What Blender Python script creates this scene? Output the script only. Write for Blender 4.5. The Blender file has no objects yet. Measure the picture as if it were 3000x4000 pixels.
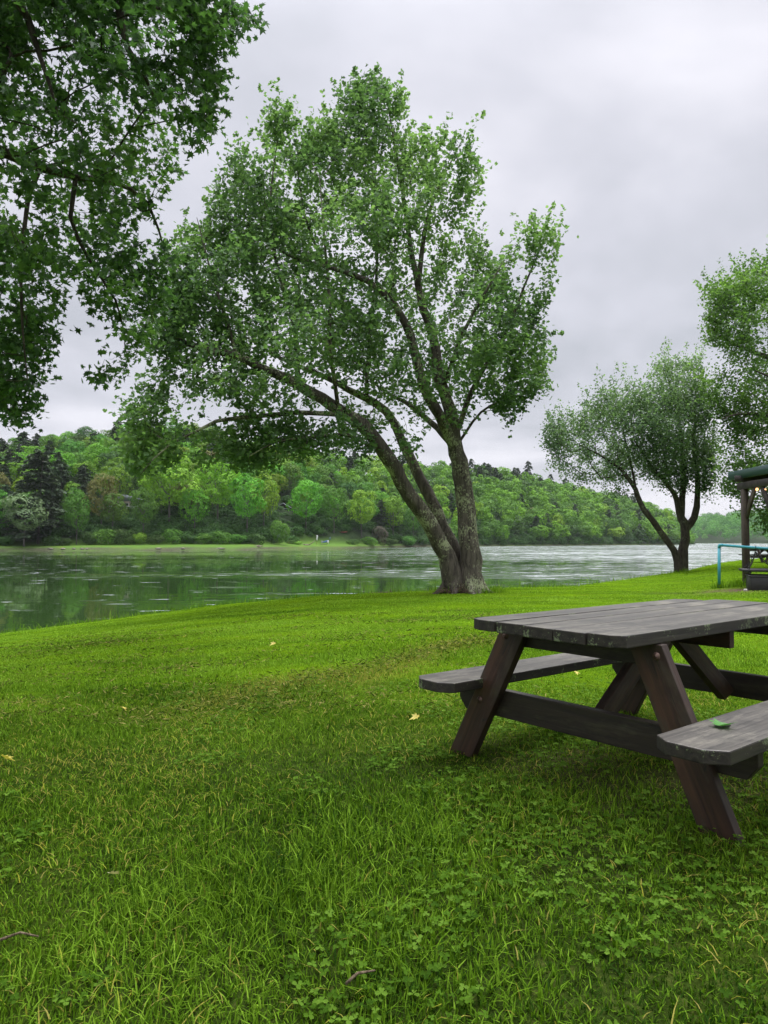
import bpy, math
import numpy as np
from mathutils import Vector
PI = math.pi
scene = bpy.context.scene
COL = scene.collection
RNG = np.random.default_rng(7)

# ------------------------------------------------------------------ camera model
CAM = np.array([0.0, 0.0, 1.05])
F = 2773.0
PITCH = math.atan(115 / F)
FWD = np.array([0, math.cos(PITCH), math.sin(PITCH)])
UPV = np.array([0, -math.sin(PITCH), math.cos(PITCH)])

def at(px, py, depth):
    """point seen at photo pixel (3000x4000) at world distance y = depth"""
    d = FWD + np.array([1., 0, 0]) * (px - 1500) / F + UPV * (2000 - py) / F
    return CAM + d * (depth / d[1])

def atS(sx, sy, depth):
    return at(sx * 1.8083, sy * 1.8083, depth)

def project(P):
    Q = np.atleast_2d(P) - CAM
    z = Q @ FWD
    z = np.where(np.abs(z) < 1e-3, 1e-3, z)
    return 1500 + F * Q[:, 0] / z, 2000 - F * (Q @ UPV) / z, z

cam_d = bpy.data.cameras.new('camera'); cam = bpy.data.objects.new('camera', cam_d); COL.objects.link(cam)
cam.location = CAM; cam.rotation_euler = (PI / 2 + PITCH, 0, 0)
cam_d.sensor_fit = 'VERTICAL'; cam_d.sensor_height = 24; cam_d.lens = 24 * F / 4000
cam_d.clip_start = 0.05; cam_d.clip_end = 6000
scene.camera = cam

# ------------------------------------------------------------------ object helpers
def tag(o, label=None, cat=None, group=None, kind=None):
    if label: o['label'] = label
    if cat: o['category'] = cat
    if group: o['group'] = group
    if kind: o['kind'] = kind
    return o

def empty(name, loc, rz=0, label=None, cat=None, group=None):
    o = bpy.data.objects.new(name, None); COL.objects.link(o)
    o.location = loc; o.rotation_euler = (0, 0, rz); o.empty_display_size = .2
    return tag(o, label, cat, group)

def make_mesh(name, V, faces, mat, attrs=None, smooth=False):
    """faces: list of int arrays (m,k)"""
    me = bpy.data.meshes.new(name)
    V = np.asarray(V, np.float32)
    faces = [np.asarray(f, np.int32) for f in faces if len(f)]
    me.vertices.add(len(V)); me.vertices.foreach_set('co', V.ravel())
    li = np.concatenate([f.ravel() for f in faces])
    tot = np.concatenate([np.full(len(f), f.shape[1], np.int32) for f in faces])
    st = np.concatenate([[0], np.cumsum(tot)[:-1]]).astype(np.int32)
    me.loops.add(len(li)); me.loops.foreach_set('vertex_index', li)
    me.polygons.add(len(tot)); me.polygons.foreach_set('loop_start', st); me.polygons.foreach_set('loop_total', tot)
    if smooth: me.polygons.foreach_set('use_smooth', np.ones(len(tot), bool))
    me.update(calc_edges=True)
    for k, a in (attrs or {}).items():
        at_ = me.attributes.new(k, 'FLOAT', 'POINT'); at_.data.foreach_set('value', np.asarray(a, np.float32))
    if mat: me.materials.append(mat)
    return me

def add(name, me, parent=None, loc=None):
    o = bpy.data.objects.new(name, me); COL.objects.link(o)
    if parent: o.parent = parent
    if loc is not None: o.location = loc
    return o

class MB:
    """collects simple solids into one mesh"""
    def __init__(s): s.V = []; s.F = {}; s.n = 0
    def put(s, V, faces):
        V = np.asarray(V, float)
        for f in faces: s.F.setdefault(len(f), []).append([i + s.n for i in f])
        s.V.append(V); s.n += len(V)
    def box(s, c, size, R=None, bev=0.0):
        hx, hy, hz = [k / 2 for k in size]
        if bev > 0:
            b = min(bev, hx * .9, hy * .9, hz * .9); V = []
            P = []
            for sx in (-1, 1):
                for sy in (-1, 1):
                    for sz in (-1, 1):
                        P.append(((hx - b) * sx, hy * sy - 0, 0))
            import itertools
            bm = __import__('bmesh').new()
            __import__('bmesh').ops.create_cube(bm, size=1)
            for v in bm.verts: v.co = Vector((v.co.x * 2 * hx, v.co.y * 2 * hy, v.co.z * 2 * hz))
            __import__('bmesh').ops.bevel(bm, geom=list(bm.edges), offset=b, segments=1, affect='EDGES')
            bm.verts.index_update()
            V = np.array([v.co[:] for v in bm.verts]); fs = [[v.index for v in f.verts] for f in bm.faces]; bm.free()
        else:
            V = np.array([(x * hx, y * hy, z * hz) for x in (-1, 1) for y in (-1, 1) for z in (-1, 1)])
            fs = [(0, 1, 3, 2), (4, 6, 7, 5), (0, 4, 5, 1), (2, 3, 7, 6), (0, 2, 6, 4), (1, 5, 7, 3)]
        if R is not None: V = V @ np.asarray(R).T
        s.put(V + np.asarray(c, float), fs)
    def prism(s, poly, axis_fn, t0, t1):
        """poly: 2D points; axis_fn(u,v,t)->xyz"""
        n = len(poly)
        V = [axis_fn(u, v, t0) for u, v in poly] + [axis_fn(u, v, t1) for u, v in poly]
        fs = [list(range(n))[::-1], list(range(n, 2 * n))] + [[i, (i + 1) % n, n + (i + 1) % n, n + i] for i in range(n)]
        s.put(V, fs)
    def tube(s, pts, r, sides=8, caps=True):
        pts = np.asarray(pts, float); r = np.broadcast_to(r, (len(pts),))
        V, Fq = tube_arrays(pts, r, sides)
        s.put(V, Fq.tolist())
        if caps:
            n = sides
            s.F.setdefault(n, []).append([s.n - len(V) + i for i in range(n)][::-1])
            s.F.setdefault(n, []).append([s.n - n + i for i in range(n)])
    def torus(s, c, R, r, M, seg=8, sides=5, sx=1.0):
        V = []; fs = []
        for i in range(seg):
            a = 2 * PI * i / seg
            for j in range(sides):
                b = 2 * PI * j / sides
                V.append(((R + r * math.cos(b)) * math.cos(a) * sx, (R + r * math.cos(b)) * math.sin(a), r * math.sin(b)))
                fs.append((i * sides + j, ((i + 1) % seg) * sides + j, ((i + 1) % seg) * sides + (j + 1) % sides, i * sides + (j + 1) % sides))
        s.put(np.array(V) @ np.asarray(M).T + np.asarray(c), fs)
    def build(s, name, mat, parent=None, smooth=False, loc=None):
        me = make_mesh(name, np.concatenate(s.V), [np.array(f) for f in s.F.values()], mat, smooth=smooth)
        return add(name, me, parent, loc)

def unit(v, axis=-1):
    v = np.asarray(v, float); n = np.linalg.norm(v, axis=axis, keepdims=True); return v / np.maximum(n, 1e-9)

def tube_arrays(pts, r, sides):
    n = len(pts); T = np.gradient(pts, axis=0); T = unit(T)
    ref = np.array([0., 0, 1]) if abs(T[0, 2]) < .9 else np.array([1., 0, 0])
    N = np.zeros_like(pts); u = unit(np.cross(T[0], ref))
    for i in range(n):
        u = u - T[i] * (u @ T[i]); u = u / max(np.linalg.norm(u), 1e-9); N[i] = u
    B = np.cross(T, N); a = np.arange(sides) * 2 * PI / sides
    V = pts[:, None] + r[:, None, None] * (np.cos(a)[None, :, None] * N[:, None] + np.sin(a)[None, :, None] * B[:, None])
    i = np.arange(n - 1)[:, None]; j = np.arange(sides)[None]; j2 = (j + 1) % sides
    Fq = np.stack([i * sides + j, i * sides + j2, (i + 1) * sides + j2, (i + 1) * sides + j], -1).reshape(-1, 4)
    return V.reshape(-1, 3), Fq

def Rz(a): c, s = math.cos(a), math.sin(a); return np.array([[c, -s, 0], [s, c, 0], [0, 0, 1]])
def Rx(a): c, s = math.cos(a), math.sin(a); return np.array([[1, 0, 0], [0, c, -s], [0, s, c]])
def Ry(a): c, s = math.cos(a), math.sin(a); return np.array([[c, 0, s], [0, 1, 0], [-s, 0, c]])

# value noise on the plane
def vnoise(x, y, scale, seed=0):
    g = np.random.default_rng(seed).random((256, 256))
    x = np.asarray(x, float) / scale + 1000; y = np.asarray(y, float) / scale + 1000
    xi = np.floor(x).astype(int); yi = np.floor(y).astype(int); fx = x - xi; fy = y - yi
    fx = fx * fx * (3 - 2 * fx); fy = fy * fy * (3 - 2 * fy)
    a = g[xi & 255, yi & 255]; b = g[(xi + 1) & 255, yi & 255]; c = g[xi & 255, (yi + 1) & 255]; d = g[(xi + 1) & 255, (yi + 1) & 255]
    return (a * (1 - fx) + b * fx) * (1 - fy) + (c * (1 - fx) + d * fx) * fy - .5

def vnoise3(P, scale, seed=0):
    g = np.random.default_rng(seed).random((32, 32, 32)); p = P / scale + 500
    i = np.floor(p).astype(int); f = p - i; f = f * f * (3 - 2 * f); out = 0
    for a in (0, 1):
        for b in (0, 1):
            for c in (0, 1):
                w = (f[:, 0] if a else 1 - f[:, 0]) * (f[:, 1] if b else 1 - f[:, 1]) * (f[:, 2] if c else 1 - f[:, 2])
                out = out + w * g[(i[:, 0] + a) & 31, (i[:, 1] + b) & 31, (i[:, 2] + c) & 31]
    return out

# ------------------------------------------------------------------ materials
class NT:
    def __init__(s, name):
        s.m = bpy.data.materials.new(name); s.m.use_nodes = True; s.t = s.m.node_tree; s.n = s.t.nodes; s.n.clear()
        s.out = s.n.new('ShaderNodeOutputMaterial')
    def node(s, typ, **kw):
        nd = s.n.new(typ)
        for k, v in kw.items():
            if k.startswith('i_'):
                key = k[2:]; key = int(key) if key.isdigit() else key.replace('_', ' ')
                if isinstance(v, bpy.types.NodeSocket): s.t.links.new(v, nd.inputs[key])
                else: nd.inputs[key].default_value = v
            else: setattr(nd, k, v)
        return nd
    def link(s, a, b): s.t.links.new(a, b)
    def ramp(s, fac, stops, interp='LINEAR'):
        r = s.n.new('ShaderNodeValToRGB'); r.color_ramp.interpolation = interp
        e = r.color_ramp.elements
        while len(e) < len(stops): e.new(.5)
        for el, (p, c) in zip(e, stops): el.position = p; el.color = (*c, 1) if len(c) == 3 else c
        s.link(fac, r.inputs[0]); return r.outputs[0]
    def noise(s, vec, scale, detail=3, rough=.55, dist=0):
        nd = s.node('ShaderNodeTexNoise'); nd.inputs['Scale'].default_value = scale; nd.inputs['Detail'].default_value = detail
        nd.inputs['Roughness'].default_value = rough; nd.inputs['Distortion'].default_value = dist
        if vec is not None: s.link(vec, nd.inputs['Vector'])
        return nd.outputs['Fac']
    def mapping(s, vec, scale=(1, 1, 1), rot=(0, 0, 0)):
        nd = s.node('ShaderNodeMapping'); nd.inputs['Scale'].default_value = scale; nd.inputs['Rotation'].default_value = rot
        s.link(vec, nd.inputs['Vector']); return nd.outputs[0]
    def obj(s): return s.node('ShaderNodeTexCoord').outputs['Object']
    def mix(s, fac, a, b, mode='MIX'):
        nd = s.node('ShaderNodeMix', data_type='RGBA', blend_type=mode)
        for sock, v in ((nd.inputs['Factor'], fac), (nd.inputs['A'], a), (nd.inputs['B'], b)):
            if isinstance(v, bpy.types.NodeSocket): s.link(v, sock)
            else: sock.default_value = (*v, 1) if isinstance(v, tuple) and len(v) == 3 else v
        return nd.outputs['Result']
    def math(s, op, a, b=0.0, clamp=False):
        nd = s.node('ShaderNodeMath', operation=op); nd.use_clamp = clamp
        for i, v in enumerate((a, b)):
            if isinstance(v, bpy.types.NodeSocket): s.link(v, nd.inputs[i])
            else: nd.inputs[i].default_value = v
        return nd.outputs[0]
    def bump(s, h, strength=.5, dist=.02):
        nd = s.node('ShaderNodeBump'); nd.inputs['Strength'].default_value = strength; nd.inputs['Distance'].default_value = dist
        s.link(h, nd.inputs['Height']); return nd.outputs[0]
    def pbr(s, color, rough=.6, normal=None, spec=.5, metal=0.0, ior=None):
        p = s.node('ShaderNodeBsdfPrincipled')
        for key, v in (('Base Color', color), ('Roughness', rough), ('Specular IOR Level', spec), ('Metallic', metal), ('Normal', normal), ('IOR', ior)):
            if v is None: continue
            if isinstance(v, bpy.types.NodeSocket): s.link(v, p.inputs[key])
            else: p.inputs[key].default_value = (*v, 1) if isinstance(v, tuple) else v
        return p
    def done(s, shader): s.link(shader.outputs[0], s.out.inputs['Surface']); return s.m

def leaf_material(name, dark, mid, light, trans=.35, rough=.5, obj_var=0.0, spec=.35):
    t = NT(name); a = t.node('ShaderNodeAttribute', attribute_name='rnd')
    c = t.ramp(a.outputs['Fac'], [(0, dark), (.5, mid), (1, light)])
    if obj_var:
        oi = t.node('ShaderNodeObjectInfo')
        hs = t.node('ShaderNodeHueSaturation'); t.link(c, hs.inputs['Color'])
        t.link(t.math('ADD', t.math('MULTIPLY', oi.outputs['Random'], .05 * obj_var), .5 - .03 * obj_var), hs.inputs['Hue'])
        t.link(t.math('ADD', t.math('MULTIPLY', oi.outputs['Random'], .5 * obj_var), 1 - .25 * obj_var), hs.inputs['Value'])
        c = hs.outputs[0]
    p = t.pbr(c, rough, spec=spec)
    tr = t.node('ShaderNodeBsdfTranslucent'); t.link(t.mix(1.0, c, (1.25, 1.35, .7), 'MULTIPLY'), tr.inputs['Color'])
    m = t.node('ShaderNodeMixShader'); m.inputs[0].default_value = trans
    t.link(p.outputs[0], m.inputs[1]); t.link(tr.outputs[0], m.inputs[2])
    return t.done(m)

def bark_material(name, dark, light, lichen=None, scale=1.0, amount=.5):
    t = NT(name); o = t.obj()
    v = t.mapping(o, (14 * scale, 14 * scale, 2.2 * scale)); n = t.noise(v, 1.0, 5, .65, .6)
    c = t.ramp(n, [(.3, dark), (.7, light)])
    h = n
    if lichen:
        l1 = t.noise(t.mapping(o, (1, 1, .55)), 30 * scale, 4, .75); l2 = t.noise(o, 1.6, 3)
        f = t.ramp(t.math('ADD', l1, t.math('MULTIPLY', l2, .6)), [(1.03 - .22 * amount, (0, 0, 0)), (1.09 - .22 * amount, (1, 1, 1))]) if False else \
            t.ramp(t.math('MULTIPLY', t.math('ADD', l1, l2), .5), [(.60 - .12 * amount, (0, 0, 0)), (.635 - .12 * amount, (1, 1, 1))])
        c = t.mix(f, c, lichen)
    return t.done(t.pbr(c, .85, t.bump(h, .9, .03), spec=.2))

def plain(name, color, rough=.6, var=.15, scale=8.0, metal=0.0, bump=0.0):
    t = NT(name); n = t.noise(t.obj(), scale, 4)
    c = t.ramp(n, [(.25, tuple(k * (1 - var) for k in color)), (.75, tuple(min(1, k * (1 + var)) for k in color))])
    return t.done(t.pbr(c, rough, t.bump(n, bump, .01) if bump else None, metal=metal))

def wood_material(name, dark, light, grain=(2.0, 40, 40), rough=(.3, .55), lichen=0.0, bumpd=.004, wear=None):
    """board grain along the object's x axis"""
    t = NT(name); o = t.obj()
    n = t.noise(t.mapping(o, grain), 1.0, 5, .6, .4); big = t.noise(t.mapping(o, (1.5, 5, 5)), 1.0, 3)
    c = t.ramp(n, [(.3, dark), (.72, light)])
    c = t.mix(t.ramp(big, [(.4, (0, 0, 0)), (.7, (1, 1, 1))]), c, t.mix(.55, c, dark))
    if wear:
        w = t.ramp(t.noise(t.mapping(o, (2.2, 9, 9)), 1.3, 5, .7), [(.52, (0, 0, 0)), (.66, (1, 1, 1))]); c = t.mix(w, c, wear)
    if lichen:
        l = t.noise(o, 75, 4, .8); l2 = t.noise(o, 7.0, 3)
        f = t.ramp(t.math('MULTIPLY', t.math('ADD', l, l2), .5), [(.63 - lichen, (0, 0, 0)), (.65 - lichen, (1, 1, 1))])
        c = t.mix(f, c, (.16, .2, .1))
    ck = t.noise(t.mapping(o, (1.1, 26, 26)), 1.0, 2, .5, .8); ck2 = t.noise(t.mapping(o, (3, 9, 9)), 1.0, 2)
    c = t.mix(t.math('MULTIPLY', t.ramp(ck, [(.485, (0, 0, 0)), (.5, (1, 1, 1)), (.515, (0, 0, 0))]), t.ramp(ck2, [(.45, (0, 0, 0)), (.55, (.85,) * 3)])), c, (.008, .007, .006))
    st2 = t.noise(o, 4.5, 5, .65); c = t.mix(t.ramp(st2, [(.52, (0, 0, 0)), (.66, (.6,) * 3)]), c, dark)
    rr = t.ramp(big, [(.3, (rough[0],) * 3), (.7, (rough[1],) * 3)])
    return t.done(t.pbr(c, rr, t.bump(n, .6, bumpd), spec=.5))

# ------------------------------------------------------------------ world, sun
w = bpy.data.worlds.new('World'); scene.world = w; w.use_nodes = True
nt = w.node_tree; nt.nodes.clear()
class WT(NT):
    def __init__(s, tree): s.t = tree; s.n = tree.nodes
wt = WT(nt)
SUN_EL, SUN_AZ = math.radians(58), math.radians(30)
sky = wt.node('ShaderNodeTexSky', sky_type='NISHITA'); sky.sun_disc = False
sky.sun_elevation = SUN_EL; sky.sun_rotation = SUN_AZ; sky.altitude = 200; sky.air_density = 1.0; sky.dust_density = 2.5
gen = wt.node('ShaderNodeTexCoord').outputs['Generated']
sep = wt.node('ShaderNodeSeparateXYZ'); wt.link(gen, sep.inputs[0])
z = wt.math('MAXIMUM', sep.outputs['Z'], 0.0)
# project directions on a flat cloud deck so the clouds flatten towards the horizon
den = wt.math('ADD', z, .22)
px_ = wt.math('DIVIDE', sep.outputs['X'], den); py_ = wt.math('DIVIDE', sep.outputs['Y'], den)
comb = wt.node('ShaderNodeCombineXYZ'); wt.link(px_, comb.inputs[0]); wt.link(py_, comb.inputs[1])
cn = wt.noise(comb.outputs[0], .95, 5, .5, .35)
cn2 = wt.noise(comb.outputs[0], 3.1, 4, .5, .2)
cl = wt.math('ADD', wt.math('MULTIPLY', cn, .8), wt.math('MULTIPLY', cn2, .2))
cloud = wt.ramp(cl, [(.37, (.39, .405, .445)), (.49, (.515, .52, .575)), (.60, (.66, .655, .71))])
# overcast sky; an added bright zenith patch, above the view, top-lights the scene
lum = wt.math('ADD', 1.0, wt.math('MULTIPLY', wt.math('POWER', z, 9.0), 14.0))
cloud = wt.mix(1.0, cloud, wt.node('ShaderNodeCombineColor').outputs[0], 'MIX') if False else cloud
vm = wt.node('ShaderNodeVectorMath', operation='SCALE'); wt.link(cloud, vm.inputs[0]); wt.link(lum, vm.inputs['Scale'])
vs = wt.node('ShaderNodeVectorMath', operation='SCALE'); wt.link(sky.outputs[0], vs.inputs[0]); vs.inputs['Scale'].default_value = .1
mixc = wt.mix(.94, vs.outputs[0], vm.outputs[0])
bg = wt.node('ShaderNodeBackground'); wt.link(mixc, bg.inputs['Color']); bg.inputs['Strength'].default_value = 1.0
wo = wt.node('ShaderNodeOutputWorld'); wt.link(bg.outputs[0], wo.inputs['Surface'])

sd = bpy.data.lights.new('sun', 'SUN'); sd.energy = 1.5; sd.angle = math.radians(24); sd.color = (1, .96, .9)
so = bpy.data.objects.new('sun', sd); COL.objects.link(so)
sdir = Vector((math.sin(SUN_AZ) * math.cos(SUN_EL), math.cos(SUN_AZ) * math.cos(SUN_EL), math.sin(SUN_EL)))
so.rotation_euler = sdir.to_track_quat('Z', 'Y').to_euler(); so.location = (0, 0, 40)
scene.view_settings.view_transform = 'Standard'; scene.view_settings.look = 'None'
scene.view_settings.exposure = 0.45; scene.view_settings.gamma = 1.0
scene.cycles.use_denoising = True
scene.cycles.max_bounces = 8; scene.cycles.diffuse_bounces = 5; scene.cycles.transmission_bounces = 4; scene.cycles.volume_bounces = 0
scene.cycles.use_adaptive_sampling = True; scene.cycles.adaptive_threshold = 0.015

# ------------------------------------------------------------------ near ground
WATER_Z = -1.55
crest = np.array([  # photo x, photo y of the lawn's edge, distance
    (-900, 2477, 19), (0, 2477, 19), (868, 2362, 19), (1266, 2325, 18), (1781, 2302, 18.2), (2260, 2289, 19.5), (2450, 2262, 24),
    (2568, 2244, 28), (2690, 2227, 32), (2820, 2197, 38), (3000, 2177, 45), (3600, 2150, 70), (5000, 2140, 95), (30000, 2135, 140)], float)
CU = (crest[:, 0] - 1500) / F
CZ = np.array([at(*c)[2] for c in crest]); CZ[-2:] = 0

def ground_z(x, y, detail=True):
    x = np.asarray(x, float); y = np.asarray(y, float)
    u = x / np.maximum(y, .5); dc = np.interp(u, CU, crest[:, 2]); zc = np.interp(u, CU, CZ)
    t = np.clip((y - 4) / np.maximum(dc - 4, 1), 0, 1); z = zc * t ** 1.15
    z = np.where(y > dc, zc - (y - dc) * .42, z); z = np.maximum(z, -5.0)
    z = z + .05 * np.exp(-(((x - 1.25) / 1.5) ** 2 + ((y - 3.3) / 1.2) ** 2))
    if detail:
        fade = np.clip((dc - y) / 3, 0, 1)
        z = z + fade * (vnoise(x, y, 2.3, 1) * .05 + vnoise(x, y, .7, 2) * .025) + vnoise(x, y, .35, 3) * .012
    return z

def geo(a0, a1, step, lo, hi, g=1.25):
    v = list(np.arange(a0, a1 + 1e-6, step)); s = step
    while v[-1] < hi: s *= g; v.append(v[-1] + s)
    s = step
    while v[0] > lo: s *= g; v.insert(0, v[0] - s)
    return np.array(v)
gx = geo(-14, 26, .16, -1800, 2400); gy = geo(-3, 46, .16, -400, 3200)
X, Y = np.meshgrid(gx, gy, indexing='ij'); Z = ground_z(X, Y)
nx, ny = X.shape; ii = np.arange(nx - 1)[:, None] * ny + np.arange(ny - 1)[None]
quads = np.stack([ii, ii + ny, ii + ny + 1, ii + 1], -1).reshape(-1, 4)

def strip_mask(x, y):
    """dry clippings left in a swathe across the lawn"""
    ax, ay, bx, by = -1.5, 4.0, 1.45, 8.3
    L = math.hypot(bx - ax, by - ay); ux, uy = (bx - ax) / L, (by - ay) / L
    s = (x - ax) * ux + (y - ay) * uy; d = -(x - ax) * uy + (y - ay) * ux
    d = d + vnoise(x, y, .8, 21) * .5
    return np.exp(-(d / .26) ** 2) * np.clip(s / 1.2, 0, 1) * np.clip((L - s) / 1.0, 0, 1)
def dirt_mask(x, y):
    m = np.exp(-(((x - 8.3) / 1.5) ** 2 + ((y - 15.4) / .8) ** 2)) * 1.3
    c = at(1800, 2297, 17); m = m + np.exp(-(((x - c[0]) / .6) ** 2 + ((y - c[1]) / .4) ** 2)) * .8
    m = m + np.exp(-(((x - 1.25) / 1.1) ** 2 + ((y - 3.4) / .8) ** 2)) * .25
    return np.clip(m + vnoise(x, y, .3, 22) * .5 * (m > .08), 0, 1)

t = NT('lawn_soil'); o = t.obj()
n1 = t.noise(o, 1.3, 4, .6); n2 = t.noise(o, 22, 4, .7); n3 = t.noise(t.mapping(o, (.35, 1.6, 1), (0, 0, .45)), 1.0, 3)
c = t.ramp(n2, [(.3, (.022, .05, .002)), (.55, (.062, .13, .006)), (.75, (.115, .20, .012))])
tb = t.ramp(n2, [(.3, (.012, .018, .004)), (.55, (.03, .05, .008)), (.75, (.075, .085, .02))])
c = t.mix(t.node('ShaderNodeAttribute', attribute_name='turf').outputs['Fac'], tb, c)
c = t.mix(t.math('MULTIPLY', t.node('ShaderNodeAttribute', attribute_name='turf').outputs['Fac'], t.ramp(n3, [(.38, (0, 0, 0)), (.62, (1, 1, 1))])), c, t.mix(.45, c, (.15, .26, .004)))
c = t.mix(t.ramp(n1, [(.5, (0, 0, 0)), (.75, (.6,) * 3)]), c, (.055, .085, .006))
c = t.mix(t.math('MULTIPLY', t.node('ShaderNodeAttribute', attribute_name='dry').outputs['Fac'], .6), c, (.13, .12, .025))
c = t.mix(t.node('ShaderNodeAttribute', attribute_name='dirt').outputs['Fac'], c, t.ramp(n2, [(.3, (.06, .045, .025)), (.7, (.14, .11, .07))]))
geo_n = t.node('ShaderNodeNewGeometry'); sp = t.node('ShaderNodeSeparateXYZ'); t.link(geo_n.outputs['Position'], sp.inputs[0])
wet = t.ramp(t.math('ADD', t.math('MULTIPLY', sp.outputs['Z'], -1.0), -1.3), [(.12, (0, 0, 0)), (.22, (1, 1, 1))])
c = t.mix(wet, c, (.045, .038, .022))
M_lawn = t.done(t.pbr(c, .95, t.bump(n2, .8, .03), spec=0.0))
me = make_mesh('lawn', np.stack([X, Y, Z], -1).reshape(-1, 3), [quads], M_lawn,
               {'turf': np.clip((Y - 3.2) / 3.0, 0, 1).ravel(), 'dry': strip_mask(X, Y).ravel(), 'dirt': dirt_mask(X, Y).ravel()}, smooth=True)
tag(add('ground', me), kind='structure', label='gently sloping mown lawn running down to the river')

# ------------------------------------------------------------------ river
t = NT('river_water'); o = t.obj()
flow = t.mapping(o, (1.0, .55, 1), (0, 0, -.5))
w1 = t.noise(flow, .55, 3, .55, .3); w2 = t.noise(flow, 2.4, 3, .6); w3 = t.noise(flow, .10, 3, .5)
patch = t.noise(t.mapping(o, (.018, .05, 1), (0, 0, -.35)), 1.0, 3, .55, .4)
sp = t.node('ShaderNodeSeparateXYZ'); t.link(o, sp.inputs[0])
riff = t.node('ShaderNodeMapRange'); t.link(t.math('ADD', sp.outputs['X'], t.math('MULTIPLY', sp.outputs['Y'], .06)), riff.inputs['Value'])
riff.inputs['From Min'].default_value = -12; riff.inputs['From Max'].default_value = 45
amp = t.ramp(t.math('ADD', patch, t.math('MULTIPLY', riff.outputs[0], .22)), [(.44, (.02,) * 3), (.56, (.35,) * 3), (.68, (1.3,) * 3)])
st_ = t.math('ADD', t.noise(t.mapping(o, (.22, .55, 1), (0, 0, -.25)), 1.0, 3, .6, .3), t.math('MULTIPLY', t.math('SUBTRACT', riff.outputs[0], .75), .12))
amp = t.math('ADD', t.math('MULTIPLY', amp, t.ramp(st_, [(.38, (.15,) * 3), (.62, (1.15,) * 3)])), t.ramp(st_, [(.58, (0,) * 3), (.68, (1.1,) * 3)]))
h = t.math('ADD', t.math('ADD', t.math('MULTIPLY', w1, 1.0), t.math('MULTIPLY', w2, .22)), t.math('MULTIPLY', w3, .3))
h = t.math('MULTIPLY', h, amp)
rgh = t.ramp(amp, [(.05, (.03,) * 3), (.5, (.12,) * 3), (1, (.2,) * 3)])
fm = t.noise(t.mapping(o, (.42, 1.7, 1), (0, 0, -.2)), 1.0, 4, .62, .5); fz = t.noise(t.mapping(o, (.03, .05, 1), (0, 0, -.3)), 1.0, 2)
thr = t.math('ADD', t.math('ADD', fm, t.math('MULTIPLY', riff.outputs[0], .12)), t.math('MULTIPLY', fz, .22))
foam_glint = t.ramp(thr, [(.765, (0,) * 3), (.80, (.85,) * 3)])  # whitish streaks: riffle foam and sky glints, both painted into the colour
wc = t.mix(foam_glint, (.026, .056, .012), (.5, .52, .54)); wc = t.mix(foam_glint, (.022, .052, .010), (.55, .57, .59)); rgh = t.math('MAXIMUM', rgh, t.math('MULTIPLY', foam_glint, .6))
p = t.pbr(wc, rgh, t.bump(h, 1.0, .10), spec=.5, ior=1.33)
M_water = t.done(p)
wx = geo(-60, 120, 12, -2000, 2600, 1.5); wy = geo(10, 300, 12, 6, 3300, 1.5)
WX, WY = np.meshgrid(wx, wy, indexing='ij'); a, b = WX.shape; ii = np.arange(a - 1)[:, None] * b + np.arange(b - 1)[None]
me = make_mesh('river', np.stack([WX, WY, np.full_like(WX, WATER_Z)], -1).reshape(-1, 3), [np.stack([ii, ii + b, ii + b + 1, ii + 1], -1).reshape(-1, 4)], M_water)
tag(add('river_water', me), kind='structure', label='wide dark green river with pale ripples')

# ------------------------------------------------------------------ far bank and hill
shore = np.array([(-900, 175), (-600, 182), (0, 195), (700, 206), (1000, 214), (1380, 257), (1700, 340), (2000, 385), (2300, 450), (2657, 555), (2760, 600)], float)
skyl = np.array([(-900, 1690), (0, 1700), (115, 1708), (229, 1675), (434, 1657), (663, 1651), (832, 1675), (1100, 1722), (1337, 1757), (1600, 1787), (1836, 1805),
                 (2000, 1824), (2060, 1836), (2181, 1872), (2350, 1912), (2524, 1952), (2603, 1995), (2657, 2042), (2690, 2100), (2760, 2125)], float)
RIDGE = 95.0
def far_point(px, s):
    """ground point on the far side: photo azimuth px, s metres behind the waterline"""
    px = np.asarray(px, float); s = np.asarray(s, float)
    d0 = np.interp(px, shore[:, 0], shore[:, 1]); u = (px - 1500) / F; dr = d0 + RIDGE
    top = CAM[2] + (2115 - np.interp(px, skyl[:, 0], skyl[:, 1])) / F * dr - np.where(px < 2600, 12.5, 9)
    top = np.maximum(top, WATER_Z + .5)
    s0 = np.interp(px, [0, 600, 1200, 1450, 1600], [9, 13, 17, 8, 3])
    k = np.clip((s - s0) / (RIDGE - s0), 0, 1); k = k ** .85 * (1 - .25 * k * 0)
    base = WATER_Z - 1.0 + 1.9 * np.clip((s + 3) / 6, 0, 1) + .07 * np.clip(s, 0, s0)
    endk = np.clip((2720 - px) / 90, 0, 1)
    zz = base + (top - base) * k
    zz = np.where(endk < 1, (WATER_Z - 2) * (1 - endk) + zz * endk, zz)
    zz = zz - np.clip(s - RIDGE, 0, 400) * .04
    y = d0 + s
    return np.stack([u * y, y, zz + vnoise(u * y, y, 14, 5) * 2.5 * k], -1)

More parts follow.
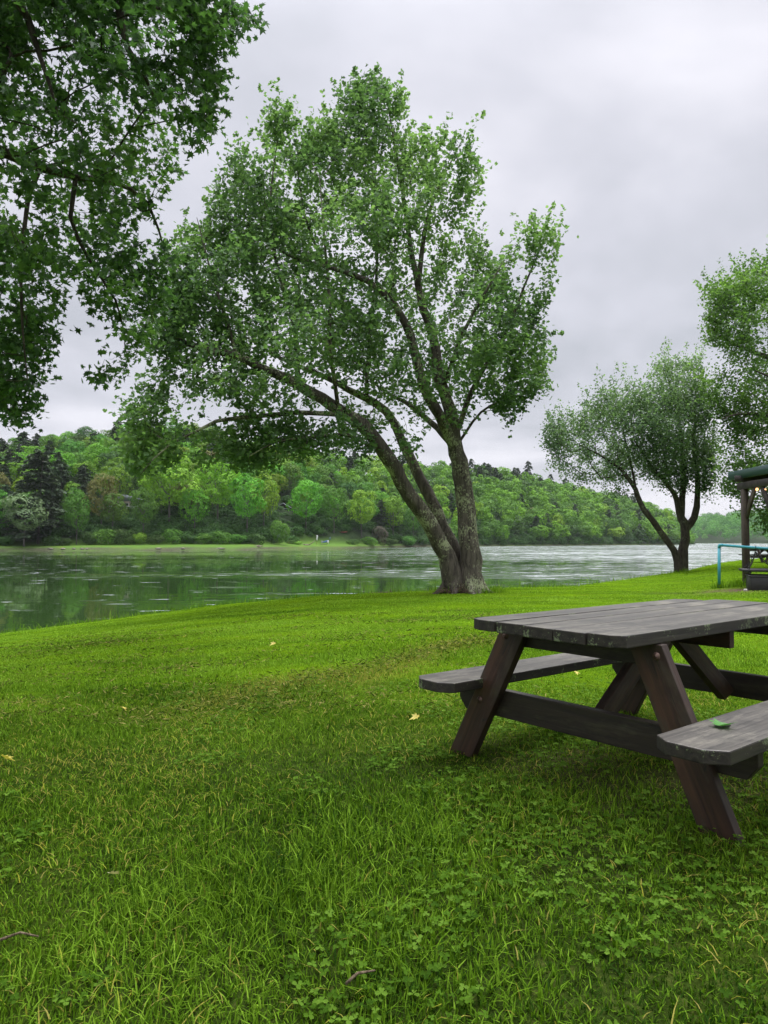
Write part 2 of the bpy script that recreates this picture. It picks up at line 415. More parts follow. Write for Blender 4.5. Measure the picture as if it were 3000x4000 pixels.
hp = np.arange(-900, 2761, 12.0); hs = np.concatenate([[-14, -8, -4, -1.5, 0, 1.5, 3, 5, 8, 11, 14, 18], np.arange(24, 100, 7), [110, 140, 200, 300]])
PX, S = np.meshgrid(hp, hs, indexing='ij'); HV = far_point(PX, S); a, b = PX.shape; ii = np.arange(a - 1)[:, None] * b + np.arange(b - 1)[None]
sgrass = np.clip(1 - (S - np.interp(PX, [0, 600, 1200, 1450, 1600], [9, 13, 17, 8, 0])) / 3, 0, 1)
t = NT('far_bank_ground'); o = t.obj(); n = t.noise(o, .35, 4, .6); n2 = t.noise(o, 2.5, 3)
c = t.mix(t.node('ShaderNodeAttribute', attribute_name='grassy').outputs['Fac'], t.ramp(n, [(.3, (.014, .026, .010)), (.7, (.032, .055, .018))]), t.ramp(n, [(.3, (.08, .16, .025)), (.55, (.085, .165, .022)), (.75, (.14, .18, .03))]))
c = t.mix(t.node('ShaderNodeAttribute', attribute_name='mud').outputs['Fac'], c, t.ramp(n2, [(.35, (.04, .038, .025)), (.7, (.10, .09, .065))]))
M_bank = t.done(t.pbr(c, .9, t.bump(n2, .6, .2), spec=.1))
mud = np.clip(1 - np.abs(S - .8 + vnoise(PX, S * 30, 60, 9) * 2.0) / 2.0, 0, 1)
me = make_mesh('hills', HV.reshape(-1, 3), [np.stack([ii, ii + b, ii + b + 1, ii + 1], -1).reshape(-1, 4)], M_bank, {'grassy': sgrass.ravel(), 'mud': mud.ravel()}, smooth=True)
tag(add('hills', me), kind='structure', label='wooded hill rising from the grassy far bank')

# ------------------------------------------------------------------ leaves
LEAF_STAR = np.array([(0, 0), (.20, -.08), (.16, .10), (.50, .16), (.30, .30), (.52, .62), (.20, .52), (.0, 1.0),
                      (-.20, .52), (-.52, .62), (-.30, .30), (-.50, .16), (-.16, .10), (-.20, -.08)])
LEAF_MID = np.array([(0, 0), (.46, .12), (.22, .36), (.40, .66), (0, 1.0), (-.40, .66), (-.22, .36), (-.46, .12)])
LEAF_KITE = np.array([(0, 0), (.38, .42), (0, 1.0), (-.38, .42)])

def leaf_cloud(C, T, N, size, outline, rnd):
    """C centres, T tip directions, N normals -> vertices, faces, attr (fan round a sunk midrib point)"""
    n = len(C); N = unit(N); T = unit(T - N * np.sum(T * N, 1, keepdims=True)); Sd = np.cross(T, N)
    k = len(outline)
    if k == 4:
        L = np.array([(x, y, abs(x) * .35) for x, y in outline]); F0 = np.array([(0, 1, 2), (0, 2, 3)])
    else:
        L = np.array([(0, .4, -.06)] + [(x, y, abs(x) * .30 - .25 * max(0, y - .5) ** 2) for x, y in outline])
        F0 = np.array([(0, 1 + i, 1 + (i + 1) % k) for i in range(k)])
    V = C[:, None] + size[:, None, None] * (L[None, :, 0:1] * Sd[:, None] + (L[None, :, 1:2] - .4) * T[:, None] + L[None, :, 2:3] * N[:, None])
    Fc = (np.arange(n)[:, None, None] * len(L) + F0[None]).reshape(-1, 3)
    return V.reshape(-1, 3), Fc, np.repeat(rnd, len(L))

def smooth_line(P, step):
    """Catmull-Rom through P, sampled every step"""
    P = np.asarray(P, float)
    if len(P) == 2: Q = P
    E = np.vstack([2 * P[0] - P[1], P, 2 * P[-1] - P[-2]]); out = [P[0]]; idx = [0.0]
    for i in range(1, len(E) - 2):
        L = np.linalg.norm(E[i + 1] - E[i]); m = max(1, int(round(L / step)))
        for k in range(1, m + 1):
            q = k / m
            out.append(.5 * ((2 * E[i]) + (-E[i - 1] + E[i + 1]) * q + (2 * E[i - 1] - 5 * E[i] + 4 * E[i + 1] - E[i + 2]) * q * q + (-E[i - 1] + 3 * E[i] - 3 * E[i + 1] + E[i + 2]) * q ** 3))
            idx.append(i - 1 + q)
    return np.array(out), np.array(idx)

class Tree:
    def __init__(s, seed): s.P = []; s.par = []; s.path = []; s.rmin = []; s.rng = np.random.default_rng(seed)
    def limb(s, pts, radii, step=.3, root=False):
        """a limb given by points; attaches to the nearest node already there"""
        Q, idx = smooth_line(pts, step); R = np.interp(idx, np.arange(len(radii)) * (len(pts) - 1) / max(1, len(radii) - 1), radii)
        par = -1
        if s.P and not root:
            d = np.linalg.norm(np.array(s.P) - Q[0], axis=1); par = int(d.argmin())
        wob = s.rng.normal(0, 1, Q.shape); 
        for k in range(1, len(wob)): wob[k] = .75 * wob[k - 1] + .5 * wob[k]
        for k in range(len(Q)):
            p = Q[k] + wob[k] * min(.05, R[k] * .22)
            ln = 0 if par < 0 else s.path[par] + np.linalg.norm(p - s.P[par])
            s.P.append(p); s.par.append(par); s.path.append(ln); s.rmin.append(R[k]); par = len(s.P) - 1
        s.nskel = len(s.P)
    def grow(s, A, bf=.25, seg=.35, up=.25, jit=.06, maxlen=99):
        n0 = len(s.P); cap = n0 + int(len(A) * 14) + 100
        P = np.zeros((cap, 3)); P[:n0] = s.P; path = np.zeros(cap); path[:n0] = s.path
        sk = P[:n0]; d0 = np.array([np.min(np.linalg.norm(sk - a, axis=1)) for a in A]); order = np.argsort(d0); n = n0
        s.tips = []
        for i in order:
            a = A[i]; D = P[:n] - a; d = np.sqrt((D * D).sum(1)); cost = d + bf * path[:n] + .35 * np.maximum(0, D[:, 2])  # rising growth preferred
            j = int(cost.argmin()); L = d[j]
            if L > maxlen or n + 40 > cap: continue
            m = max(1, int(math.ceil(L / seg))); gp = s.par[j]
            tdir = unit(P[j] - P[gp]) if gp >= 0 else np.array([0, 0, 1.])
            c1 = P[j] + (unit(a - P[j]) * .6 + tdir * .25 + np.array([0, 0, up * .5])) * L * .45
            par = j
            for k in range(1, m + 1):
                q = k / m; p = (1 - q) ** 2 * P[j] + 2 * q * (1 - q) * c1 + q * q * a
                if k < m: p = p + s.rng.normal(0, jit * seg, 3)
                P[n] = p; path[n] = path[par] + np.linalg.norm(p - P[par]); s.par.append(par); s.rmin.append(0); par = n; n += 1
            s.tips.append(par)
        s.P = list(P[:n]); s.path = list(path[:n])
    def radii(s, r0=.005, e=2.25):
        n = len(s.P); acc = np.zeros(n); has = np.zeros(n, bool)
        for i in range(n - 1, -1, -1):
            if not has[i]: acc[i] = r0 ** e
            if s.par[i] >= 0: acc[s.par[i]] += acc[i]; has[s.par[i]] = True
        s.R = np.maximum(acc ** (1 / e), np.array(s.rmin)); return s.R
    def wood(s, mat, name='trunk', parent=None, rough=.0):
        P = np.array(s.P); R = s.R; n = len(P); ch = [[] for _ in range(n)]; roots = []
        for i, p in enumerate(s.par): (ch[p] if p >= 0 else roots).append(i)
        Vs, Fs, off = [], [], 0
        stack = [(r, None) for r in roots]
        while stack:
            i, pr = stack.pop(); chain = [] if pr is None else [pr]; cur = i
            while True:
                chain.append(cur); kids = ch[cur]
                if not kids: break
                big = max(kids, key=lambda k: R[k] + (1 if s.rmin[k] > 0 else 0))
                stack += [(k, cur) for k in kids if k != big]; cur = big
            if len(chain) < 2: continue
            rr = R[chain].copy()
            if pr is not None: rr[0] = min(rr[0], rr[1] * 1.15)
            if len(rr) > 1: rr[-1] *= .6
            sides = 14 if rr.max() > .15 else 9 if rr.max() > .06 else 5 if rr.max() > .02 else 3
            V, Fq = tube_arrays(P[chain], rr, sides)
            if rr.max() > .1:
                ctr = np.repeat(P[chain], sides, 0); k = 1 + .22 * (vnoise3(V, .22, 3) - .5) + .12 * (vnoise3(V, .09, 4) - .5); V = ctr + (V - ctr) * k[:, None]
            Vs.append(V); Fs.append(Fq + off); off += len(V)
        return add(name, make_mesh(name, np.concatenate(Vs), [np.concatenate(Fs)], mat, smooth=True), parent)
    def leaves(s, mat, per_tip, size, outline, spray=.45, sig=.13, droop=.35, flat=.55, parent=None, name='crown', thin=.013, per_node=2, keep=None, shoots=(.4, .35, .9)):
        P = np.array(s.P); rng = s.rng; tips = np.array(s.tips); par = np.array(s.par)
        d = unit(P[tips] - P[par[tips]] + np.array([0, 0, .15]) * .35)
        n = rng.poisson(per_tip, len(tips)); src = np.repeat(np.arange(len(tips)), n)
        tt = rng.uniform(-spray, spray * .55, len(src)); fall = .6 + .4 * (1 - np.clip(tt / spray, 0, 1))
        C = P[tips][src] + d[src] * tt[:, None] + rng.normal(0, 1, (len(src), 3)) * (sig * fall)[:, None] * np.array([1, 1, .8])
        out = d[src]
        # young shoots standing out beyond the sprays, leafy along their length
        if shoots[0]:
            sel = np.where(rng.random(len(tips)) < shoots[0])[0]; sl = rng.uniform(shoots[1], shoots[2], len(sel)); m_ = rng.poisson(sl / size * 2.6); si = np.repeat(np.arange(len(sel)), m_)
            sd_ = unit(d[sel] * .8 + np.array([0, 0, .75 if droop < .6 else -.45]) + rng.normal(0, .22, (len(sel), 3))); q_ = rng.random(len(si)) ** .8
            C = np.vstack([C, P[tips[sel]][si] + sd_[si] * (q_ * sl[si])[:, None] + rng.normal(0, 1, (len(si), 3)) * (sig * .62 * (1 - .6 * q_))[:, None]]); out = np.vstack([out, sd_[si]])
        th = np.where((s.R < thin) & (np.arange(len(P)) >= s.nskel))[0]
        if per_node and len(th):
            n2 = rng.poisson(per_node, len(th)); s2 = np.repeat(th, n2)
            C = np.vstack([C, P[s2] + rng.normal(0, sig * .8, (len(s2), 3))]); out = np.vstack([out, unit(P[s2] - P[par[s2]])])
        if keep is not None:
            k = keep(C); C = C[k]; out = out[k]
        m = len(C); r = rng.normal(0, 1, (m, 3))
        N = np.array([0, 0, 1.]) * flat + r * .55 + out * .15
        T = out * .7 + rng.normal(0, .55, (m, 3)) + np.array([0, 0, -droop])
        sz = size * rng.uniform(.65, 1.2, m)
        clump = vnoise3(C, 1.1, 11); rn = np.clip(.5 + (clump - .5) * .9 + rng.normal(0, .16, m), 0, 1)
        V, Fc, at_ = leaf_cloud(C, T, N, sz, outline, rn)
        return add(name, make_mesh(name, V, [Fc], mat, {'rnd': at_}), parent)

def poly_sampler(poly):
    poly = np.asarray(poly, float); x0, y0 = poly.min(0); x1, y1 = poly.max(0)
    A = poly; B = np.roll(poly, -1, 0)
    def inside(p):
        x, y = p[:, 0:1], p[:, 1:2]; c = ((A[None, :, 1] > y) != (B[None, :, 1] > y)) & (x < (B[None, :, 0] - A[None, :, 0]) * (y - A[None, :, 1]) / (B[None, :, 1] - A[None, :, 1] + 1e-9) + A[None, :, 0])
        return c.sum(1) % 2 == 1
    def edge(p):
        d = B - A; tt = np.clip(((p[:, None] - A[None]) * d[None]).sum(2) / (d * d).sum(1)[None], 0, 1)
        return np.linalg.norm(p[:, None] - (A[None] + tt[..., None] * d[None]), axis=2).min(1)
    return (x0, y0, x1, y1), inside, edge

def crown_points(poly, depth, n, rng, tmax, hole=.30, hs=1.3, seed=5, dslope=None, thick=1.1, shrink=.12):
    """points spread through a crown whose outline was measured (1659-wide photo coordinates) around the trunk's distance"""
    (x0, y0, x1, y1), inside, edge = poly_sampler(poly); out = []
    while len(out) < n:
        p = rng.uniform((x0, y0), (x1, y1), (400, 2)); p = p[inside(p)]
        e = edge(p) * 1.8083 / F * depth; p = p[e > shrink]; e = e[e > shrink]
        T = np.minimum(tmax, .25 + thick * e); off = rng.uniform(-1, 1, len(p)) * T
        for q, o_ in zip(p, off):
            dd = depth + o_ + (dslope(q) if dslope else 0)
            out.append(atS(q[0], q[1], dd))
    P = np.array(out); k = .68 * vnoise3(P, hs, seed) + .32 * vnoise3(P, hs * 2.3, seed + 2) + .3 * (vnoise3(P, hs * .45, seed + 1) - .5) > hole
    return P[k][:n]

# ------------------------------------------------------------------ materials used below
M_leaf_maple = leaf_material('maple_leaves', (.06, .12, .05), (.12, .215, .085), (.20, .32, .125), .55)
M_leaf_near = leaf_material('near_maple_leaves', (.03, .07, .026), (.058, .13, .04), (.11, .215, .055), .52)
M_leaf_second = leaf_material('silver_maple_leaves', (.08, .14, .075), (.145, .23, .12), (.22, .32, .18), .55)
M_leaf_right = leaf_material('right_tree_leaves', (.065, .13, .038), (.13, .235, .065), (.21, .34, .09), .55)
M_bark = bark_material('lichened_bark', (.022, .018, .014), (.13, .113, .09), (.28, .305, .18), 1.0, .56)
M_bark_dark = bark_material('dark_bark', (.02, .016, .012), (.095, .08, .062), (.15, .16, .10), 1.0, .3)
M_bark_far = plain('far_bark', (.10, .09, .075), .9, .35, 2.0)

# ------------------------------------------------------------------ the big maple on the bank
root = at(1810, 2297, 17.0); root[2] = float(ground_z(root[0], root[1])) - .02
maple = empty('maple_tree', root, 0, 'big leaning maple with three lichen-spotted stems on the edge of the lawn', 'tree')
T = Tree(3)
A = lambda pts, off=0.0: [atS(x, y, d + off) for x, y, d in pts]
T.limb(A([(1013, 1292, 17), (1009, 1180, 17), (1000, 1080, 17.05), (990, 980, 17.1), (983, 925, 17.1), (974, 885, 17.1), (961, 845, 17.15), (950, 800, 17.2), (937, 725, 17.2), (915, 665, 17.2), (892, 560, 17.3), (872, 430, 17.3), (850, 300, 17.2), (832, 190, 17.2)]),
       [.35, .24, .215, .195, .165, .15, .14, .13, .115, .10, .07, .045, .02, .01], root=True)
T.limb(A([(986, 1290, 16.95), (962, 1200, 16.8), (926, 1130, 16.6), (886, 1065, 16.4), (853, 1015, 16.3), (815, 960, 16.2), (780, 923, 16.1), (740, 895, 16.0), (693, 864, 15.9), (647, 836, 15.8), (567, 795, 15.6), (507, 768, 15.4), (442, 755, 15.2), (390, 735, 15.1), (340, 706, 15.0)]),
       [.30, .215, .19, .18, .175, .165, .155, .145, .13, .115, .10, .085, .065, .045, .025], root=True)
T.limb(A([(1000, 1290, 17.3), (984, 1200, 17.35), (953, 1130, 17.5), (920, 1063, 17.7), (893, 1010, 17.9), (868, 960, 18.1), (832, 890, 18.3), (752, 840, 18.4), (682, 805, 18.6), (600, 770, 18.8), (520, 720, 19.0)]),
       [.28, .18, .155, .145, .135, .12, .105, .085, .065, .045, .025], root=True)
T.limb(A([(985, 985, 17.1), (968, 950, 17.0), (937, 880, 16.9), (914, 828, 16.85), (893, 750, 16.8), (865, 680, 16.7), (820, 625, 16.6), (765, 595, 16.5), (700, 575, 16.4), (620, 550, 16.3), (560, 500, 16.2)]), [.14, .135, .13, .12, .105, .09, .075, .06, .045, .03, .015])
T.limb(A([(968, 955, 17.0), (932, 915, 17.5), (900, 888, 17.9), (873, 868, 18.2), (830, 845, 18.5), (780, 800, 18.9)]), [.085, .075, .065, .055, .04, .02])
T.limb(A([(740, 895, 16.0), (713, 893, 15.7), (646, 891, 15.4), (553, 899, 15.1), (467, 910, 14.9), (427, 930, 14.8), (367, 960, 14.7), (333, 990, 14.6), (303, 1026, 14.6)]), [.065, .058, .052, .046, .04, .032, .025, .016, .008])
T.limb(A([(815, 960, 16.2), (800, 966, 15.9), (753, 940, 15.6), (663, 945, 15.3), (593, 956, 15.1), (540, 985, 15.0)]), [.06, .052, .042, .03, .02, .01])
T.limb(A([(792, 835, 17.2), (796, 760, 17.3), (802, 685, 17.4), (812, 610, 17.4), (815, 480, 17.4), (800, 330, 17.4)]), [.05, .05, .045, .04, .03, .012])
T.limb(A([(647, 836, 15.8), (637, 710, 15.9), (612, 620, 16.0), (592, 540, 16.1), (585, 420, 16.2), (600, 300, 16.3)]), [.055, .05, .045, .035, .022, .01])
T.limb(A([(512, 769, 15.4), (487, 685, 15.4), (452, 575, 15.5), (425, 470, 15.6)]), [.045, .04, .025, .01])
T.limb(A([(732, 890, 16.0), (715, 760, 15.2), (712, 640, 14.9), (702, 520, 14.8), (690, 380, 14.8)]), [.05, .045, .035, .025, .01])
T.limb(A([(905, 620, 17.2), (922, 480, 17.4), (955, 390, 17.6), (1000, 300, 17.8)]), [.07, .05, .03, .01])
T.limb(A([(985, 935, 17.1), (1032, 820, 17.2), (1092, 720, 17.3), (1140, 600, 17.4), (1180, 510, 17.5)]), [.075, .06, .045, .025, .01])
T.limb(A([(960, 830, 17.1), (1000, 720, 16.4), (1050, 630, 16.0), (1090, 560, 15.8)]), [.06, .045, .03, .01])
T.limb(A([(988, 960, 17.05), (1040, 890, 17.2), (1100, 860, 17.4), (1170, 840, 17.5)]), [.04, .03, .02, .01])
T.limb(A([(700, 575, 16.4), (660, 470, 16.6), (640, 350, 16.7)]), [.04, .025, .01])
for x_, d_, ex_, ed_ in [(1030, 16.85, .42, -.15), (1012, 16.7, .12, -.40), (985, 16.72, -.15, -.38), (968, 16.85, -.45, -.12), (1030, 17.2, .4, .2), (970, 17.2, -.35, .3)]:
    q_ = atS(x_, 1262, d_); e_ = q_ + np.array([ex_, ed_, 0]); e_[2] = float(ground_z(e_[0], e_[1])) - .06; m_ = (q_ + e_) / 2; m_[2] = e_[2] + .10
    T.limb([q_ + np.array([0, 0, .12]), m_, e_], [.12, .085, .04], step=.12, root=True)
poly = [(830, 150), (872, 195), (893, 230), (880, 275), (905, 292), (925, 262), (950, 282), (1010, 250), (1033, 285), (1045, 335), (1083, 388), (1058, 430), (1040, 470), (1060, 530), (1075, 545),
        (1100, 510), (1160, 458), (1200, 482), (1235, 477), (1225, 535), (1205, 570), (1215, 620), (1190, 690), (1200, 740), (1193, 800), (1200, 860), (1160, 880), (1110, 955), (1070, 900), (1040, 905),
        (1030, 980), (1005, 930), (985, 1000), (950, 990), (935, 1060), (890, 1030), (850, 960), (790, 985), (700, 985), (600, 1010), (520, 1015), (430, 1000), (350, 1015), (290, 1035), (230, 985), (180, 880),
        (260, 870), (320, 835), (330, 790), (280, 745), (240, 700), (330, 690), (330, 600), (350, 520), (385, 430), (470, 385), (480, 300), (545, 268), (575, 228), (622, 210), (655, 262), (700, 248), (722, 196), (765, 178), (800, 150)]
AT = crown_points(poly, 17.0, 4300, T.rng, 3.4, hole=.425, hs=.85, seed=5, shrink=.2, dslope=lambda q: -1.9 * np.clip((850 - q[0]) / 550, 0, 1))
# little foliage grows on the heavy limbs inside the crown
sk_ = np.array([p for p, r in zip(T.P, T.rmin) if r > .06]); dk = np.array([np.min(np.linalg.norm(sk_ - a, axis=1)) for a in AT])
ux, uy, _ = project(AT); sx_, sy_, _ = project(sk_); front = np.array([np.min(np.where(sk_[:, 1] > a[1], np.hypot(sx_ - x_, sy_ - y_), 1e9)) for a, x_, y_ in zip(AT, ux, uy)])
AT = AT[(dk > .65) & ~((front < 60) & (T.rng.random(len(AT)) < .6))]
low = [(905, 1000), (850, 960), (800, 985), (700, 985), (610, 1010), (520, 1015), (430, 1000), (350, 1005), (300, 960), (340, 910), (450, 925), (560, 915), (660, 905), (730, 915), (800, 925), (860, 935), (900, 965)]
AT = np.vstack([AT, crown_points(low, 15.5, 110, T.rng, .9, hole=.45, hs=.7, seed=77, shrink=.05)])
T.grow(AT, bf=.22, seg=.34, up=.35)
T.radii(.0045, 2.3)
for k in range(len(T.P)): T.P[k] = T.P[k] - root
T.wood(M_bark, 'trunk', maple)
AT_keep = None
T.leaves(M_leaf_maple, 17, .10, LEAF_MID, spray=.5, sig=.11, droop=.35, parent=maple, per_node=1.6, shoots=(.5, .3, .85))

# ------------------------------------------------------------------ the second maple along the bank
root = at(2660, 2226, 31.0); root[2] = float(ground_z(root[0], root[1])) - .03
tree2 = empty('maple_tree', root, 0, 'smaller two-stemmed tree further along the river bank, leaning left over the water', 'tree')
T = Tree(4)
T.limb(A([(1472, 1244, 31), (1476, 1184, 31), (1478, 1140, 31), (1471, 1118, 31), (1463, 1090, 31), (1455, 1065, 30.9), (1433, 1037, 30.7), (1405, 1005, 30.5), (1370, 950, 30.2)]), [.30, .2, .185, .175, .125, .105, .08, .055, .025], root=True)
T.limb(A([(1466, 1243, 30.9), (1461, 1200, 30.8), (1446, 1174, 30.7), (1416, 1134, 30.5), (1389, 1097, 30.4), (1373, 1057, 30.3), (1353, 1030, 30.2), (1336, 1010, 30.1), (1300, 985, 30), (1250, 960, 29.9)]), [.22, .155, .14, .125, .115, .10, .09, .07, .05, .025], root=True)
T.limb(A([(1471, 1115, 31), (1472, 1075, 31.1), (1476, 1037, 31.2), (1474, 990, 31.3), (1465, 900, 31.3), (1440, 810, 31.3)]), [.16, .14, .12, .10, .06, .02])
T.limb(A([(1480, 1140, 31), (1499, 1118, 31.2), (1506, 1080, 31.4), (1504, 1014, 31.6), (1498, 950, 31.8), (1505, 860, 32)]), [.17, .15, .13, .11, .08, .02])
T.limb(A([(1373, 1057, 30.3), (1362, 1000, 30.8), (1345, 930, 31.2), (1330, 860, 31.4)]), [.06, .05, .035, .012])
c3 = lambda x, y: (1106 + .3334 * x, 663.7 + .3334 * y)
poly = [c3(*q) for q in [(205, 730), (180, 830), (210, 960), (255, 985), (235, 1060), (300, 1085), (310, 1150), (400, 1180), (520, 1230), (560, 1290), (680, 1240), (760, 1250), (800, 1140), (880, 1110), (930, 1180), (960, 1250), (1010, 1190), (1120, 1200), (1180, 1140), (1240, 1250), (1300, 1300),
        (1330, 1180), (1345, 1000), (1330, 850), (1345, 700), (1290, 560), (1250, 420), (1235, 320), (1130, 310), (1060, 350), (1020, 290), (1000, 310), (930, 330), (880, 430), (780, 455), (705, 370), (690, 430), (610, 430), (530, 510), (545, 600), (440, 590), (430, 680), (310, 660), (270, 720)]]
AT = crown_points(poly, 31, 2100, T.rng, 3.0, hole=.435, hs=1.0, seed=8, shrink=.2)
T.grow(AT, bf=.22, seg=.4, up=.4); T.radii(.006, 2.3)
for k in range(len(T.P)): T.P[k] = T.P[k] - root
T.wood(M_bark_dark, 'trunk', tree2)
T.leaves(M_leaf_second, 20, .11, LEAF_KITE, spray=.55, sig=.17, droop=.3, flat=.45, parent=tree2, per_node=.9, shoots=(.5, .4, 1.2))

# ------------------------------------------------------------------ the tall tree behind the shelter
root = np.array([18.2, 27.5, 0.0]); root[2] = float(ground_z(root[0], root[1]))
tree3 = empty('broadleaf_tree', root, 0, 'tall dense green tree rising behind the green-roofed shelter', 'tree')
T = Tree(6)
T.limb([root, root + (-.1, 0, 2.2), root + (-.3, .1, 4.5), root + (-.3, .2, 7.5), root + (.2, .3, 10.5), root + (.4, .2, 13)], [.5, .36, .32, .22, .12, .03], root=True)
T.limb([root + (-.3, .1, 4.3), atS(1730, 930, 27.5), atS(1660, 900, 27), atS(1600, 895, 26.6), atS(1560, 905, 26.4)], [.15, .12, .09, .05, .02])
T.limb([root + (-.3, .2, 7.0), atS(1700, 790, 27.8), atS(1640, 765, 27.6), atS(1590, 745, 27.5), atS(1545, 720, 27.4)], [.14, .11, .085, .05, .02])
T.limb([root + (-.3, .2, 6), atS(1740, 850, 26), atS(1680, 820, 25), atS(1630, 800, 24.5)], [.12, .09, .06, .02])
T.limb([root + (-.3, .1, 3.6), atS(1720, 1040, 27), atS(1660, 1030, 26.7), atS(1610, 1050, 26.5)], [.1, .07, .045, .015])
T.limb([root + (0, .2, 9), atS(1740, 680, 27.6), atS(1690, 630, 27.4), atS(1650, 590, 27.3)], [.1, .07, .045, .015])
poly = [(1512, 655), (1530, 618), (1560, 600), (1590, 568), (1655, 548), (1720, 520), (1800, 490), (1880, 520), (1960, 620), (2000, 760), (2000, 950), (1940, 1120), (1860, 1150), (1750, 1150), (1662, 1165), (1640, 1150), (1618, 1122), (1590, 1130), (1578, 1095),
        (1553, 1060), (1548, 1010), (1562, 960), (1568, 925), (1545, 905), (1512, 865), (1500, 830), (1505, 790), (1545, 772), (1520, 735)]
AT = crown_points(poly, 27.5, 3400, T.rng, 4.2, hole=.41, hs=1.2, seed=9, shrink=.2)
T.grow(AT, bf=.22, seg=.42, up=.3); T.radii(.006, 2.3)
for k in range(len(T.P)): T.P[k] = T.P[k] - root
T.wood(M_bark_dark, 'trunk', tree3)
T.leaves(M_leaf_right, 22, .12, LEAF_KITE, spray=.5, sig=.15, droop=.3, flat=.5, parent=tree3, per_node=1.0, shoots=(.5, .4, 1.2))

# ------------------------------------------------------------------ the maple whose boughs hang in from the left
root = np.array([-6.1, 4.6, 0.0]); root[2] = float(ground_z(root[0], root[1])) - .03
tree4 = empty('maple_tree', root, 0, 'near maple whose dark boughs hang down along the upper left side', 'tree')
T = Tree(9)
T.limb([root, root + (.05, 0, 1.3), root + (.2, .1, 2.8), root + (.35, .1, 4.2), root + (.6, -.1, 6.0), root + (.9, -.3, 8.2), root + (1.2, -.4, 10.5)], [.55, .40, .36, .3, .22, .13, .04], root=True)
T.limb([root + (.35, .1, 4.0), np.array([-5.0, 6.2, 4.9]), atS(-60, 300, 7.3), atS(0, 325, 7.5), atS(85, 361, 7.6), atS(161, 383, 7.8), atS(238, 391, 8.2), atS(320, 440, 8.6), atS(360, 560, 8.9)], [.13, .10, .07, .058, .05, .04, .03, .02, .008])
T.limb([root + (.5, 0, 5.6), np.array([-4.2, 5.6, 7.2]), atS(200, -90, 7.2), atS(255, 0, 7.2), atS(264, 64, 7.2), atS(276, 106, 7.2), atS(306, 149, 7.3), atS(345, 235, 7.5)], [.12, .09, .055, .045, .038, .03, .02, .008])
T.limb([atS(85, 361, 7.6), atS(61, 425, 7.5), atS(52, 500, 7.4), atS(45, 610, 7.4), atS(50, 720, 7.5), atS(60, 820, 7.6)], [.03, .026, .022, .018, .012, .006])
T.limb([atS(161, 383, 7.8), atS(150, 470, 7.9), atS(190, 560, 8.2), atS(250, 650, 8.6), atS(270, 730, 8.9)], [.03, .026, .02, .013, .006])
T.limb([np.array([-4.2, 5.6, 7.2]), atS(60, 40, 6.8), atS(85, 120, 6.8), atS(110, 190, 6.8), atS(130, 260, 6.9)], [.06, .035, .025, .016, .007])
T.limb([atS(255, 0, 7.2), atS(350, 20, 7.6), atS(430, 60, 8.0), atS(500, 60, 8.2)], [.03, .022, .014, .006])
T.limb([root + (.5, 0, 5.2), np.array([-4.0, 3.2, 7.2]), np.array([-2.2, 1.6, 8.2]), np.array([-.3, .4, 8.6]), np.array([1.2, -.6, 8.5])], [.15, .11, .08, .05, .015])
T.limb([root + (.8, -.2, 7.6), np.array([-4.4, 2.2, 9.6]), np.array([-3.0, .2, 10.6])], [.1, .07, .02])
T.limb([root + (.3, .1, 3.6), np.array([-7.4, 6.2, 5.5]), np.array([-8.6, 8, 6.6])], [.1, .07, .02])
poly = [(-120, -140), (475, -140), (475, 0), (520, 8), (574, 20), (560, 55), (502, 112), (465, 122), (495, 168), (548, 192), (542, 216), (493, 211), (480, 255), (495, 276), (519, 302), (480, 345), (430, 395), (395, 430), (365, 480), (385, 545), (372, 610), (362, 680), (330, 760),
        (272, 830), (222, 846), (190, 833), (168, 808), (200, 770), (170, 715), (130, 745), (100, 785), (123, 816), (90, 850), (85, 890), (115, 914), (36, 927), (13, 912), (-60, 900), (-120, 700)]
AT = crown_points(poly, 8.0, 2700, T.rng, 1.5, hole=.485, hs=.6, seed=15, thick=1.6, shrink=.1, dslope=lambda q: -.5 + 1.0 * np.clip(q[1] / 800, 0, 1))
# the rest of the crown, over and behind the camera, out of the picture
B = T.rng.normal(0, 1, (2600, 3)); B = unit(B) * T.rng.random((2600, 1)) ** .4 * np.array([6.4, 5.0, 3.2]) + np.array([-2.6, 1.2, 8.2])
qx, qy, qz = project(B); B = B[~((qz > .2) & (qx > -500) & (qx < 3500) & (qy > -600) & (qy < 4600))][:1300]
T.grow(np.vstack([AT, B]), bf=.22, seg=.27, up=.1); T.radii(.0028, 2.3)
def keep(Cc):
    G = Cc + root; x, y, zz = project(G); inb = (zz > .2) & (x > -200) & (x < 3200) & (y > -200) & (y < 4200)
    _, inside, edge = poly_sampler(poly); p = np.stack([x, y], 1) / 1.8083
    ok = ~inb; k = np.where(inb)[0]
    if len(k): ok[k] = inside(p[k]) | (edge(p[k]) < 14)
    return ok
for k in range(len(T.P)): T.P[k] = T.P[k] - root
T.wood(M_bark_dark, 'trunk', tree4)
T.leaves(M_leaf_near, 13, .083, LEAF_STAR, spray=.28, sig=.075, droop=.75, flat=.5, parent=tree4, per_node=.8, thin=.008, keep=keep, shoots=(.35, .18, .4))

